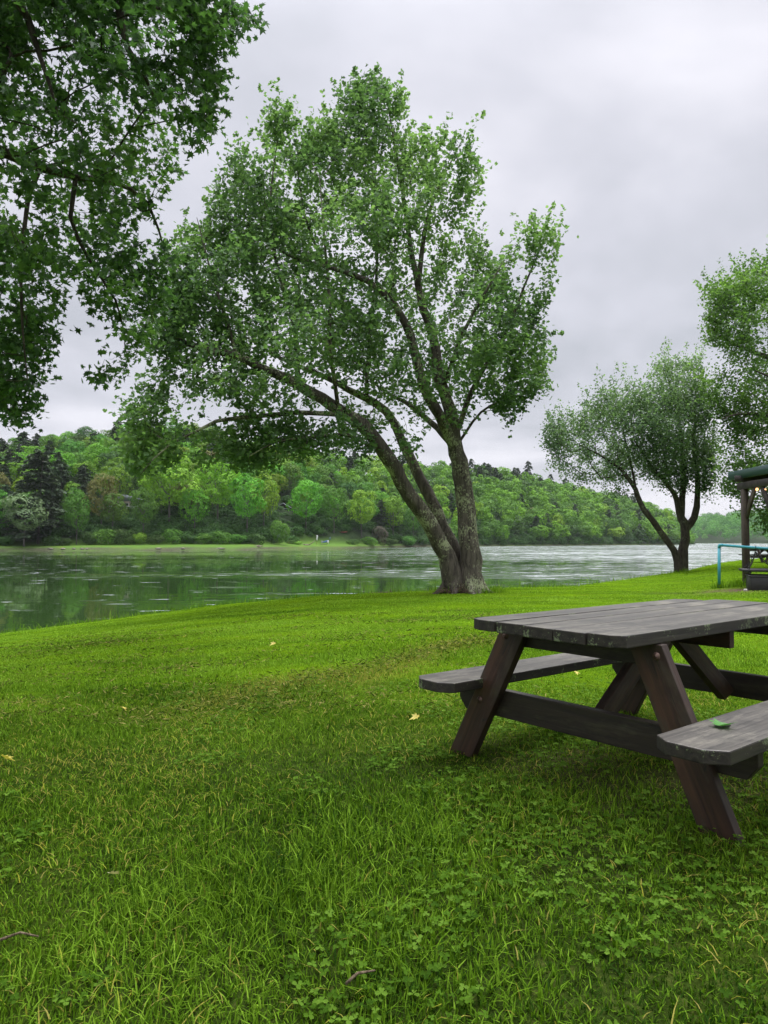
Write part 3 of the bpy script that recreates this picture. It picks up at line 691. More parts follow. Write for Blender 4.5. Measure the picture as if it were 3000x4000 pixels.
# ------------------------------------------------------------------ far trees: a few crown shapes, shared by many trees
def broad_proto(seed, n, size, lobes=26, cz=.6, rz=.40, rxy=.36, lob=(.12, .2)):
    r = np.random.default_rng(seed); u = unit(r.normal(0, 1, (lobes, 3))); u[:, 2] = u[:, 2] * .9 + .05
    C = u * (r.uniform(.35, .85, (lobes, 1))) * np.array([rxy, rxy, rz]); R = r.uniform(*lob, lobes)
    C = np.vstack([C, [[0, 0, 0], [0, 0, rz * .55], [0, 0, -rz * .4]]]); R = np.append(R, [.2, .16, .14])
    i = r.integers(0, len(C), n * 2); d = unit(r.normal(0, 1, (n * 2, 3)) + np.array([0, 0, .45])); P = C[i] + d * (R[i] * r.uniform(.82, 1.08, n * 2))[:, None] * np.array([1.15, 1.15, .85])
    dist = np.linalg.norm((P[:, None] - C[None]) / np.array([1.15, 1.15, .85]), axis=2) / R[None]; k = dist.min(1) > .74; P, d, i = P[k], d[k], i[k]
    k = vnoise3(P + 3, .07, seed) > .36; P, d, i = P[k], d[k], i[k]
    m = len(P); N = d * 1.1 + r.normal(0, .26, (m, 3)) + np.array([0, 0, .2]); Tt = r.normal(0, 1, (m, 3)) + d * .5 - np.array([0, 0, .3])
    rn = np.clip(.5 + r.normal(0, .13, len(C))[i] + r.normal(0, .10, m), 0, 1)
    P[:, 2] = P[:, 2] + cz
    return leaf_cloud(P, Tt, N, size * r.uniform(.6, 1.3, m), LEAF_KITE, rn)
def conifer_proto(seed, n, size, base=.08, wide=.2):
    r = np.random.default_rng(seed); V = []; nb = 95; per = max(4, n // nb); Cs, Ts, Ns = [], [], []
    for b in range(nb):
        h = base + (1 - base) * (b + r.random()) / nb; a = r.uniform(0, 2 * PI); L = wide * (1 - (h - base) / (1 - base)) ** .45 * r.uniform(.35, 1.25) + .02
        q = r.random(per) ** .7; dirv = np.array([math.cos(a), math.sin(a), 0]); side = np.array([-math.sin(a), math.cos(a), 0])
        P = dirv * (q * L)[:, None] + side * (r.normal(0, .22, per) * L * .6 * q)[:, None] + np.array([0, 0, 1]) * (h - .28 * q * q * L + .1 * q * L + r.normal(0, .006, per))[:, None]
        Cs.append(P); Ts.append(dirv + r.normal(0, .4, (per, 3)) - np.array([0, 0, .35])); Ns.append(np.array([0, 0, 1.]) + r.normal(0, .4, (per, 3)) + dirv * .3)
    C = np.vstack(Cs); m = len(C)
    return leaf_cloud(C, np.vstack(Ts), np.vstack(Ns), size * r.uniform(.7, 1.3, m), LEAF_KITE, np.clip(r.normal(.5, .2, m), 0, 1))
def trunk_proto(seed, h=.6, r0=.018, limbs=5):
    r = np.random.default_rng(seed); mb = MB(); lean = r.normal(0, .03, 2)
    P = np.array([(lean[0] * k * k, lean[1] * k * k, -.03 + (h + .03) * k) for k in np.linspace(0, 1, 6)]); mb.tube(P, np.linspace(r0, r0 * .4, 6), 6)
    for _ in range(limbs):
        k = r.uniform(.4, .9); a = r.uniform(0, 2 * PI); p0 = np.array([np.interp(k, np.linspace(0, 1, 6), P[:, j]) for j in range(3)]); L = r.uniform(.14, .26)
        mb.tube([p0, p0 + np.array([math.cos(a) * L * .6, math.sin(a) * L * .6, L * .6]), p0 + np.array([math.cos(a) * L, math.sin(a) * L, L * 1.25])], [r0 * .4, r0 * .3, r0 * .12], 4)
    me = make_mesh('far_trunk', np.concatenate(mb.V), [np.array(f) for f in mb.F.values()], M_bark_far, smooth=True); return me
HI_B = [broad_proto(100 + k, 6400, .036, lobes=38 + 3 * k, lob=(.085, .17), rxy=.33 + .02 * (k % 3), cz=.60, rz=.40) for k in range(6)]
HI_C = [conifer_proto(200 + k, 4600, .042, wide=.24 + .03 * k) for k in range(3)]
SHR = [broad_proto(300 + k, 2600, .075, lobes=16, cz=.42, rz=.42, rxy=.55, lob=(.2, .32)) for k in range(3)]
LO_B = [broad_proto(400 + k, 900, .075, lobes=20) for k in range(5)]
LO_C = [conifer_proto(500 + k, 800, .085, wide=.26) for k in range(2)]
ME_B = [make_mesh('far_crown', V, [Fc], None, {'rnd': a}) for V, Fc, a in HI_B]
ME_C = [make_mesh('conifer_crown', V, [Fc], None, {'rnd': a}) for V, Fc, a in HI_C]
ME_S = [make_mesh('shrub_foliage', V, [Fc], None, {'rnd': a}) for V, Fc, a in SHR]
for me in ME_B + ME_C + ME_S: me.materials.append(M_bark_far)
TR_B = [trunk_proto(600 + k) for k in range(3)]; TR_C = [trunk_proto(620, .95, .014, 0)]
M_far = {
    'yellow': leaf_material('yellow_green_foliage', (.10, .21, .015), (.18, .34, .024), (.27, .46, .045), .2, obj_var=.8, spec=.1),
    'bright': leaf_material('bright_green_foliage', (.07, .19, .016), (.13, .31, .024), (.21, .43, .04), .2, obj_var=.8, spec=.1),
    'mid': leaf_material('mid_green_foliage', (.05, .14, .018), (.09, .22, .03), (.15, .31, .045), .2, obj_var=.8, spec=.1),
    'deep': leaf_material('deep_green_foliage', (.03, .075, .018), (.05, .12, .026), (.085, .17, .038), .16, obj_var=.8, spec=.1),
    'pale': leaf_material('pale_silvery_foliage', (.09, .16, .06), (.15, .235, .09), (.22, .31, .13), .25),
    'tan': leaf_material('tan_green_foliage', (.10, .11, .03), (.16, .165, .045), (.22, .22, .07), .14, obj_var=.5, spec=.1),
    'conifer': leaf_material('conifer_needles', (.026, .05, .024), (.05, .085, .04), (.085, .125, .056), .12, obj_var=.6, spec=.1),
    'brown': leaf_material('dead_brown_foliage', (.05, .05, .03), (.09, .08, .05), (.13, .115, .08), .15),
}
def far_tree(kind, mat, P, h, wd, label, group=None, k=None, rz=None, name=None):
    k = int(RNG.integers(0, 99)) if k is None else k; rz = RNG.uniform(0, 6.28) if rz is None else rz
    cat = {'B': 'tree', 'C': 'conifer', 'S': 'shrub'}[kind]; nm = name or {'B': 'broadleaf_tree', 'C': 'conifer_tree', 'S': 'shrub'}[kind]
    if kind == 'S':
        o = add(nm, ME_S[k % len(ME_S)]); tag(o, label, cat, group); o.location = P; o.rotation_euler = (0, 0, rz); o.scale = (wd / 1.5, wd / 1.5, h / .95)
        o.material_slots[0].link = 'OBJECT'; o.material_slots[0].material = M_far[mat]; return o
    e = empty(nm, P, rz, label, cat, group); w0 = .88 if kind == 'B' else .5
    e.scale = (wd / w0, wd / w0, h)
    cme = (ME_B if kind == 'B' else ME_C); tme = TR_B if kind == 'B' else TR_C
    t_ = add('trunk', tme[k % len(tme)], e); c_ = add('crown', cme[k % len(cme)], e)
    c_.material_slots[0].link = 'OBJECT'; c_.material_slots[0].material = M_far[mat]
    return e
taken = []
def hero(kind, mat, px, ytop, wpx, s, label, k=None, ybase=None):
    P = far_point(px, s); h = at(px, ytop, P[1])[2] - P[2] + .2; wd = wpx / F * P[1]
    taken.append((px, s, wd)); return far_tree(kind, mat, P - np.array([0, 0, .2]), h, wd, label, None, k)
hero('B', 'pale', 95, 1928, 200, 4, 'pale silvery tree leaning over the water at the left edge of the far bank', 0)
hero('C', 'conifer', 150, 1765, 230, 10, 'dark drooping conifer right behind the pale silvery tree', 1)
hero('B', 'mid', -5, 1900, 130, 9, 'mid-green tree cut off by the left edge of the photo, left of the silvery tree', 2)
hero('B', 'mid', 300, 1900, 130, 11, 'mid-green conical tree between the dark conifer and the white-railed house', 3)
hero('B', 'tan', 395, 1835, 150, 18, 'tan-tinged tree behind the left end of the white-railed house', 4)
hero('B', 'mid', 440, 1925, 125, 16.5, 'mid-green tree standing right in front of the white-railed house', 1)
hero('B', 'bright', 450, 1815, 140, 30, 'bright tree rising just above the white-railed house', 5)
hero('B', 'yellow', 660, 1772, 260, 21, 'largest yellow-green tree on the far bank, right of the white-railed house', 1)
hero('B', 'yellow', 850, 1785, 200, 24, 'yellow-green tree next right of the largest yellow-green one', 2)
hero('B', 'bright', 965, 1850, 170, 19, 'bright tree with a bare pale trunk base, left of the brown cabin', 0)
hero('B', 'yellow', 1030, 1838, 150, 24, 'yellow-green tree whose crown touches the left side of the brown cabin', 3)
hero('S', 'mid', 1090, 2016, 105, 9, 'tall mid-green leafy bush on the bank below the brown cabin', 0)
hero('B', 'bright', 1195, 1865, 160, 24, 'bright tall tree right beside the brown cabin, behind the flagpole', 4)
hero('B', 'mid', 1305, 1900, 125, 20, 'mid-green tree behind the blue kayak', 5)
hero('B', 'yellow', 1412, 1912, 140, 13, 'rounded yellow-green tree at the right end of the mown far bank', 1)
hero('S', 'brown', 1482, 2045, 75, 7, 'greyish brown half-bare bush right of the mown far bank', 1)
hero('B', 'bright', 1535, 1930, 130, 8, 'bright tree at the waterside left of the big leaning maple stems', 2)
hero('B', 'mid', 1615, 1955, 130, 6, 'mid-green waterside tree seen between the big maple stems', 3)
hero('B', 'mid', 560, 1905, 130, 15, 'mid-green tree in front of the right end of the white railing', 0)
hero('B', 'bright', 760, 1905, 120, 18, 'small bright tree under the two yellow-green ones', 5)
for i, (px, yt, wp, s, mat) in enumerate([(345, 2068, 90, 10, 'deep'), (410, 2058, 110, 10.5, 'mid'), (480, 2062, 120, 11, 'deep'), (545, 2072, 80, 11, 'bright'), (610, 2085, 90, 12, 'deep'), (675, 2062, 95, 13, 'mid'), (740, 2080, 90, 13, 'deep'), (800, 2078, 95, 13, 'mid'), (860, 2072, 110, 13, 'mid'), (930, 2080, 100, 13, 'mid'),
                                         (1000, 2078, 90, 12, 'deep'), (1140, 2090, 70, 14, 'deep'), (1165, 2112, 45, 9, 'bright'), (1380, 2105, 60, 8, 'deep'), (1440, 2095, 90, 6, 'mid'), (1520, 2098, 90, 4, 'deep'), (1590, 2090, 90, 3, 'mid'), (250, 2100, 80, 8, 'deep'), (30, 2085, 90, 6, 'deep'), (205, 2085, 80, 7, 'deep')]):
    P = far_point(px, s); h = at(px, yt, P[1])[2] - P[2] + .2; taken.append((px, s, 2.0))
    far_tree('S', mat, P - np.array([0, 0, .2]), h, wp / F * P[1], {'deep': 'dark green bush in the thicket along the foot of the far bank', 'mid': 'mid-green bush in the thicket along the foot of the far bank', 'bright': 'bright green small bush at the foot of the far bank'}[mat], mat + ' bushes on the far bank', i)
# trees filling the hill
cand = []
HOUSES = [(470, 22, 2048), (1100, 35, 2070)]
for s in np.arange(4, 112, 6.2):
    px = -260.0
    while px < 2690:
        d0 = float(np.interp(px, shore[:, 0], shore[:, 1])); step = 7.2 / (d0 + s) * F * (.85 if px > 1700 else 1)
        q = px + RNG.uniform(-.4, .4) * step; ss = s + RNG.uniform(-2.4, 2.4); px += step
        smin = np.interp(q, [0, 100, 300, 1050, 1150, 1420, 1500, 1600], [8, 12, 17, 20, 26, 24, 10, 3])
        if ss < smin: continue
        if any(abs(q - t0) / F * d0 < 5.0 and abs(ss - t1) < 5.5 for t0, t1, _ in taken): continue
        if 340 < q < 580 and ss < 36 and ss > 14: continue
        if 1060 < q < 1150 and ss < 48: continue
        cand.append((d0 + ss, q, ss))
cand.sort(); NB = 0
stuff = {}
for i, (d, q, ss) in enumerate(cand):
    P = far_point(q, ss); zz = vnoise(np.array(P[0]), np.array(P[1]), 26, 31); con_p = (.05 + .42 * (zz > .14) + .3 * (q < 330) * (ss < 60)) if q < 1650 else (.02 + .2 * (zz > .22) + .45 * (ss > 86) * (q > 1800) * (q < 2250))
    con = RNG.random() < con_p * .9
    if con: kind, mat = 'C', 'conifer'
    else:
        kind = 'B'; mat = RNG.choice(['yellow', 'bright', 'mid', 'deep', 'tan'], p=[.15, .43, .28, .11, .03] if q < 1700 else [.06, .44, .38, .11, .01])
    h = RNG.uniform(11.5, 16) if con else RNG.uniform(9.5, 14.5); wd = h * (RNG.uniform(.45, .62) if con else RNG.uniform(.72, .95))
    if ss < 14: h *= .85
    P = P - np.array([0, 0, .5])
    if i < 290:
        where = 'on the hill behind the far bank' if q < 1700 else 'on the ridge beyond the big maple'
        word = {'yellow': 'yellow-green round-topped tree', 'bright': 'bright green round-topped tree', 'mid': 'mid-green round-topped tree', 'deep': 'deep green round-topped tree', 'tan': 'tan-tinged leafy tree', 'conifer': 'dark narrow conifer'}[mat]
        far_tree(kind, mat, P, h, wd, word + ' ' + where, {'conifer': 'conifers'}.get(mat, mat + ' trees') + ' ' + where)
    else:
        lo = LO_B if kind == 'B' else LO_C; V, Fc, a = lo[int(RNG.integers(0, len(lo)))]; w0 = .88 if kind == 'B' else .5
        stuff.setdefault(mat, []).append(((V * np.array([wd / w0, wd / w0, h])) @ Rz(RNG.uniform(0, 6.28)).T + P, Fc, np.clip(a + RNG.normal(0, .12), 0, 1)))
def merge(lst):
    off = 0; Vs, Fs, As = [], [], []
    for V, Fc, a in lst: Vs.append(V); Fs.append(Fc + off); As.append(a); off += len(V)
    return np.concatenate(Vs), np.concatenate(Fs), np.concatenate(As)
mats = sorted(stuff); me = bpy.data.meshes.new('x')
allV, allF, allA, mi, off = [], [], [], [], 0
for j, mname in enumerate(mats):
    V, Fc, a = merge(stuff[mname]); allV.append(V); allF.append(Fc + off); allA.append(a); mi.append(np.full(len(Fc), j)); off += len(V)
me = make_mesh('hill_forest', np.concatenate(allV), [np.concatenate(allF)], M_far[mats[0]], {'rnd': np.concatenate(allA)})
for mname in mats[1:]: me.materials.append(M_far[mname])
me.polygons.foreach_set('material_index', np.concatenate(mi).astype(np.int32))
tag(add('hill_forest', me), kind='stuff', label='mixed green forest covering the ridge across the river', cat='forest')
print('far trees', len(cand))

# undergrowth on the slope between the trunks
lst = []; LO_S = [broad_proto(700 + k, 420, .13, lobes=12, cz=.35, rz=.4, rxy=.55, lob=(.22, .34)) for k in range(3)]
for _ in range(2000):
    px = RNG.uniform(-250, 2680); smin = float(np.interp(px, [0, 100, 300, 1050, 1150, 1420, 1500, 1600], [8, 12, 14, 15, 20, 20, 9, 2])); ss = smin + abs(RNG.normal(0, 16))
    P = far_point(px, ss); V, Fc, a = LO_S[int(RNG.integers(0, 3))]; h = RNG.uniform(1.6, 4.2) * (.6 if 1060 < px < 1150 and 20 < ss < 45 else 1); w_ = h * RNG.uniform(1.0, 1.7)
    lst.append(((V * np.array([w_ / 1.4, w_ / 1.4, h])) @ Rz(RNG.uniform(0, 6)).T + P - np.array([0, 0, .3]), Fc, np.clip(a * .8 + RNG.uniform(-.15, .25), 0, 1)))
V, Fc, a = merge(lst)
tag(add('undergrowth', make_mesh('undergrowth', V, [Fc], M_far['deep'], {'rnd': a})), kind='stuff', label='dark green undergrowth between the trees of the far bank', cat='undergrowth')

# a lone white pine on the ridge skyline
P = far_point(2065, 98); far_tree('C', 'conifer', P, at(2065, 1802, P[1])[2] - P[2], 9, 'lone dark pine standing above the ridge skyline between the two maples', None, 2, name='pine_tree')

# far hazy hill round the river's bend
hp = np.arange(2380, 4300, 40.0); hs = np.array([-30, -5, 0, 20, 60, 120, 200, 300, 420, 600])
def hill2(px, s):
    d0 = 1000 + (px - 2700) * -.12; top = CAM[2] + (2115 - np.interp(px, [2380, 2500, 2600, 2690, 2745, 2850, 3000, 3300, 4300], [2105, 2085, 2072, 2045, 2010, 2002, 1992, 1965, 1960])) / F * (d0 + 420) - 13
    k = np.clip(s / 420, 0, 1) ** .7; y = d0 + s
    return np.stack([(px - 1500) / F * y, y, WATER_Z - 1 + np.clip(s + 5, 0, 6) * .4 + (np.maximum(top, 1) - WATER_Z) * k], -1)
PX2, S2 = np.meshgrid(hp, hs, indexing='ij'); HV = hill2(PX2, S2); a, b = PX2.shape; ii = np.arange(a - 1)[:, None] * b + np.arange(b - 1)[None]
me = make_mesh('far_hill', HV.reshape(-1, 3), [np.stack([ii, ii + b, ii + b + 1, ii + 1], -1).reshape(-1, 4)], M_bank, smooth=True)
tag(add('far_hill', me), kind='structure', label='hazy wooded hill round the bend of the river')
lst = []
for _ in range(1500):
    px, s = RNG.uniform(2400, 4000), 430 * RNG.random() ** 1.1
    P = hill2(np.array(px), np.array(s)); V, Fc, a = LO_B[int(RNG.integers(0, 5))]; kf = RNG.random(len(Fc) // 2) < .5; Fc = Fc.reshape(-1, 2, 3)[kf].reshape(-1, 3)
    h = RNG.uniform(11, 18); lst.append(((V * np.array([h * 1.05, h * 1.05, h])) @ Rz(RNG.uniform(0, 6)).T + P - np.array([0, 0, 1]), Fc, np.clip(a * .7 + RNG.uniform(-.45, .6), 0, 1)))
V, Fc, a = merge(lst)
tag(add('far_hill_forest', make_mesh('far_hill_forest', V, [Fc], M_far['mid'], {'rnd': a})), kind='stuff', label='distant forest on the hazy hill', cat='forest')

# ------------------------------------------------------------------ grass blades, clover, clippings
def blades(x, y, h, wd, rnd, lean=.45, curl=.5, rng=RNG, zoff=-.005):
    n = len(x); z = ground_z(x, y) + zoff; base = np.stack([x, y, z], 1)
    a = rng.uniform(0, 2 * PI, n); dirv = np.stack([np.cos(a), np.sin(a), np.zeros(n)], 1); side = np.stack([-np.sin(a), np.cos(a), np.zeros(n)], 1)
    ln = np.abs(rng.normal(lean, .45, n)) + (rng.random(n) < .22) * rng.uniform(.7, 1.6, n); up = np.array([0, 0, 1.])
    mid = base + up * (h * .55)[:, None] + dirv * (h * .30 * ln)[:, None]
    tip = base + up * (h * (1 - .35 * np.minimum(ln, 1.6) * curl))[:, None] + dirv * (h * (.55 + curl * .5) * ln)[:, None]
    sw = side * (wd / 2)[:, None]
    V = np.stack([base - sw, base + sw, mid + sw * .8, mid - sw * .8, tip], 1).reshape(-1, 3)
    k = np.arange(n)[:, None] * 5
    return V, k + np.array([[0, 1, 2, 3]]), k + np.array([[3, 2, 4]]), np.repeat(rnd, 5)

def scatter(y0, y1, dens, umax=.66, side=.5):
    """points on the lawn between distances y0, y1, a little wider than the view"""
    xm = umax * y1 + side; n = int(dens * 2 * xm * (y1 - y0)); x = RNG.uniform(-xm, xm, n); y = RNG.uniform(y0, y1, n)
    u = x / y; k = (np.abs(x) < umax * y + side) & (y < np.interp(u, CU, crest[:, 2]) + .6)
    return x[k], y[k]
GV, GQ, GT, GA, off = [], [], [], [], 0
for y0, y1, dens, wd, sc in [(.35, 1.15, 7000, .0034, 1.0), (1.15, 2.2, 14500, .0034, 1.0), (2.2, 3.4, 11000, .0036, 1.0), (3.4, 5, 6800, .0038, 1.0), (5, 7.5, 4600, .005, 1.0), (7.5, 11, 2500, .0075, .95), (11, 16, 1200, .011, .9), (16, 27, 420, .018, .85), (27, 46, 130, .03, .85)]:
    x, y = scatter(y0, y1, dens, .66, 1.9 if y1 < 8 else .8)
    tuft = np.clip(vnoise(x, y, .55, 41) * 1.4 + vnoise(x, y, .17, 42) * .9, -.6, 1.0)
    long_ = np.exp(-(((x + .02) / .75) ** 2 + ((y - 2.45) / .55) ** 2)) + .5 * np.exp(-(((x - .2) / 1.6) ** 2 + ((y - 1.6) / .5) ** 2))
    h = (.016 + .027 * RNG.random(len(x))) * (1 + .7 * tuft) * (1 + .45 * long_) * np.where(y < 3.4, .88, 1) * sc * np.clip(1.0 - (y - 3.5) * .07, .62, 1)
    bare = vnoise(x, y, .33, 43) * .7 + vnoise(x, y, 1.3, 44) * .6
    dirt = dirt_mask(x, y); dry = strip_mask(x, y)
    k = (RNG.random(len(x)) > np.clip((bare - .22) * 3.0, 0, .75)) & (RNG.random(len(x)) > dirt * .95) & (RNG.random(len(x)) > dry * .35)
    x, y, h, bare, dry, tuft, long_ = x[k], y[k], h[k], bare[k], dry[k], tuft[k], long_[k]
    band = vnoise(x * .35 + y * .9, y * .15 - x * .2, .55, 45)     # swathes left by the mower
    rn = .36 + .24 * np.clip((y - 3.2) / 5, 0, 1) + RNG.normal(0, .19 + .06 * (y < 4), len(x)) + bare * .28 + band * .42 * (y > 4) - .10 * long_ + vnoise(x, y, 2.6, 46) * .25 + vnoise(x, y, .8, 47) * .28 + .04 * np.clip((y - 4) / 5, 0, 1)  # paler with distance: mown tone, with back-lawn sunlight put into the blade colour
    rn = np.where(RNG.random(len(x)) < .005 + .06 * np.clip(bare, 0, 1) + .32 * dry, RNG.uniform(.86, 1, len(x)), np.clip(rn, 0, .84))
    w_ = wd * RNG.uniform(.6, 1.35, len(x)) * (1 + .25 * long_)
    V, q, t3, a = blades(x, y, h, w_, rn, lean=.62, curl=.4)
    GV.append(V); GQ.append(q + off); GT.append(t3 + off); GA.append(a); off += len(V)
x, y = scatter(1.15, 5.0, 1500); k = RNG.random(len(x)) < np.clip(.35 + vnoise(x, y, .5, 61) * 1.6, .05, 1); x, y = x[k], y[k]
V, q, t3, a = blades(x, y, RNG.uniform(.012, .03, len(x)), RNG.uniform(.002, .004, len(x)), np.where(RNG.random(len(x)) < .55, RNG.uniform(.86, 1, len(x)), RNG.uniform(0, .3, len(x))), lean=2.2, curl=.6, zoff=.012)
GV.append(V); GQ.append(q + off); GT.append(t3 + off); GA.append(a); off += len(V)
# taller uncut blades on the brink of the bank and round posts and trunks
bx, by = [], []
for _ in range(5200):
    px = RNG.uniform(-300, 3100); u = (px - 1500) / F; dc = float(np.interp(u, CU, crest[:, 2])); y_ = dc + abs(RNG.normal(.25, .3)); bx.append(u * y_); by.append(y_)
for cx, cy, r_, n_ in [(8.05, 16.7, .18, 260), (8.67, 17.0, .22, 320)] + [(*atS(S_, 1272, 16.9)[:2], .22, 260) for S_ in (970, 1030, 1055)] + [(*at(2620, 2228, 30.6)[:2], .5, 300)]:
    aa = RNG.uniform(0, 6.28, n_); rr = r_ * (1 + np.abs(RNG.normal(0, .5, n_))); bx += list(cx + rr * np.cos(aa)); by += list(cy + rr * np.sin(aa))
bx, by = np.array(bx), np.array(by)
V, q, t3, a = blades(bx, by, RNG.uniform(.06, .2, len(bx)) * (1 + 1.2 * (RNG.random(len(bx)) < .04)), np.full(len(bx), .014), np.clip(RNG.normal(.45, .15, len(bx)), 0, .9), lean=.4)
GV.append(V); GQ.append(q + off); GT.append(t3 + off); GA.append(a); off += len(V)
M_grass = leaf_material('grass_blades', (.020, .056, .005), (.108, .212, .011), (.23, .385, .035), .26, .6, spec=.02)
cr = [n for n in M_grass.node_tree.nodes if n.bl_idname == 'ShaderNodeValToRGB'][0].color_ramp
cr.elements[2].position = .84; e = cr.elements.new(.88); e.color = (.26, .26, .03, 1); e = cr.elements.new(1.0); e.color = (.30, .26, .07, 1)
cr.elements[1].position = .42
tag(add('lawn_grass', make_mesh('lawn_grass', np.concatenate(GV), [np.concatenate(GQ), np.concatenate(GT)], M_grass, {'rnd': np.concatenate(GA)})), kind='stuff', label='short mown lawn grass with longer tufts in front', cat='grass')
print('blades', len(np.concatenate(GQ)))

# clover
x, y = scatter(1.2, 5.5, 1700, .64, .4)
k = (vnoise(x, y, .42, 51) + .5 * vnoise(x, y, .16, 52) + np.clip((x - .2) * .16, -.15, .22) > .05) & (RNG.random(len(x)) < .6 * np.clip(1.6 - y * .25, .2, 1)); x, y = x[k], y[k]
n = len(x); z = ground_z(x, y) + RNG.uniform(.015, .042, n); C0 = np.stack([x, y, z], 1); a0 = RNG.uniform(0, 6.28, n)
CL = np.array([(0, 0), (.30, .25), (.44, .62), (.26, .98), (0, .86), (-.26, .98), (-.44, .62), (-.30, .25)]); VV, FF, AA, off = [], [], [], 0
tilt = RNG.normal(0, .22, (n, 3)) + np.array([0, -.12, 1.]); size = RNG.uniform(.008, .016, n); tone = RNG.random(n)
for j in range(3):
    a = a0 + j * 2.094; Tn = np.stack([np.cos(a), np.sin(a), np.full(n, -.05)], 1); Cc = C0 + Tn * (size * .42)[:, None]
    V, Fc, at_ = leaf_cloud(Cc, Tn, tilt, size, CL, np.clip(tone + RNG.normal(0, .08, n), 0, 1)); VV.append(V); FF.append(Fc + off); AA.append(at_); off += len(V)
M_clover = leaf_material('clover_leaves', (.035, .085, .006), (.078, .165, .012), (.14, .25, .03), .35, .7, spec=.04)
tag(add('clover', make_mesh('clover', np.concatenate(VV), [np.concatenate(FF)], M_clover, {'rnd': np.concatenate(AA)})), kind='stuff', label='clover patches growing through the lawn', cat='clover')

# mown clippings lying on the lawn
cx, cy, n = [], [], 0
ax_, ay_, bx_, by_ = -1.5, 4.0, 1.45, 8.3; L = math.hypot(bx_ - ax_, by_ - ay_)
m = 2200; tt = RNG.random(m); dd = RNG.normal(0, .17, m); cx.append(ax_ + (bx_ - ax_) * tt - (by_ - ay_) / L * dd); cy.append(ay_ + (by_ - ay_) * tt + (bx_ - ax_) / L * dd)
for _ in range(150):
    q = at(RNG.uniform(0, 1900), RNG.uniform(2400, 2800), 8); dep = RNG.uniform(4.2, 12); u = RNG.uniform(-.56, .16); m = int(RNG.integers(25, 110)); s_ = RNG.uniform(.08, .3)
    if dep > np.interp(u, CU, crest[:, 2]) - 3: continue
    e1 = RNG.normal(0, s_ * 1.9, m); e2 = RNG.normal(0, s_ * .45, m); cx.append(u * dep + e1 * .9 - e2 * .35); cy.append(dep + e1 * .4 + e2 * .9)
cx, cy = np.concatenate(cx), np.concatenate(cy); m = len(cx); z = ground_z(cx, cy) + RNG.uniform(.018, .05, m)
a = RNG.uniform(0, 6.28, m); Tn = np.stack([np.cos(a), np.sin(a), RNG.normal(0, .25, m)], 1); Nn = RNG.normal(0, .45, (m, 3)) + np.array([0, 0, 1.])
far = 1 + np.clip(cy - 4, 0, 12) * .10; size = RNG.uniform(.025, .06, m) * (1 + .4 * (far - 1))
V, Fc, a_ = leaf_cloud(np.stack([cx, cy, z], 1), Tn, Nn, size, LEAF_KITE * np.array([.22, 1]), np.clip(RNG.beta(1.0, 1.4, m), 0, 1))
M_clip = leaf_material('clippings', (.022, .042, .006), (.075, .11, .018), (.28, .24, .08), .1, .8, spec=0.0)
tag(add('grass_clippings', make_mesh('grass_clippings', V, [Fc], M_clip, {'rnd': a_})), kind='stuff', label='dark and straw coloured mown clippings lying in swathes on the lawn', cat='grass clippings')

# ------------------------------------------------------------------ picnic table
M_top = wood_material('weathered_grey_wood', (.013, .011, .009), (.112, .10, .082), (1.3, 48, 48), (.42, .66), wear=(.13, .118, .092))
M_end = wood_material('lichened_board', (.012, .010, .008), (.048, .040, .028), (1.6, 42, 42), (.6, .8), lichen=.07)
M_leg = wood_material('reddish_brown_wood', (.02, .010, .006), (.082, .037, .020), (1.8, 30, 30), (.5, .7), wear=(.058, .046, .03))
M_beam = wood_material('dark_brown_wood', (.014, .009, .006), (.042, .030, .018), (1.6, 30, 30), (.5, .7), wear=(.05, .044, .025))
M_bolt = plain('rusty_bolt', (.14, .09, .07), .5, .2, 40, metal=.6)
import bmesh
def board(name, poly, thick, M, mat, parent, bev=.006, edge_mat=None):
    """poly in the board's own plane (x along the grain), centred; M: 4x4 placement"""
    bm = bmesh.new(); vs = [bm.verts.new((x, y, -thick / 2)) for x, y in poly]; f = bm.faces.new(vs)
    r = bmesh.ops.extrude_face_region(bm, geom=[f]); bmesh.ops.translate(bm, verts=[g for g in r['geom'] if isinstance(g, bmesh.types.BMVert)], vec=(0, 0, thick))
    bmesh.ops.recalc_face_normals(bm, faces=bm.faces)
    if bev: bmesh.ops.bevel(bm, geom=list(bm.edges), offset=bev, segments=2, affect='EDGES', profile=.6)
    for f in bm.faces: f.material_index = 1 if (edge_mat and abs(f.normal.z) < .8) else 0
    me = bpy.data.meshes.new(name); bm.to_mesh(me); bm.free(); me.materials.append(mat)
    if edge_mat: me.materials.append(edge_mat)
    o = add(name, me, parent); o.matrix_local = M; return o
from mathutils import Matrix
def frame(o, x, y):
    """matrix from origin, x axis and approximate y axis"""
    x = Vector(x).normalized(); z = x.cross(Vector(y)).normalized(); y = z.cross(x)
    m = Matrix.Identity(4)
    for i, v in enumerate((x, y, z)): m[0][i], m[1][i], m[2][i] = v
    m[0][3], m[1][3], m[2][3] = o; return m
PT = empty('picnic_table', (.59, 2.76, .03), math.atan2(.62, .78), 'large weathered wooden picnic table in the foreground at right', 'picnic table')
TZ, TH, LEN, FX = .69, .045, 1.85, (.25, 1.60)
r5 = np.random.default_rng(5); ys = np.linspace(-.372, .372, 6)
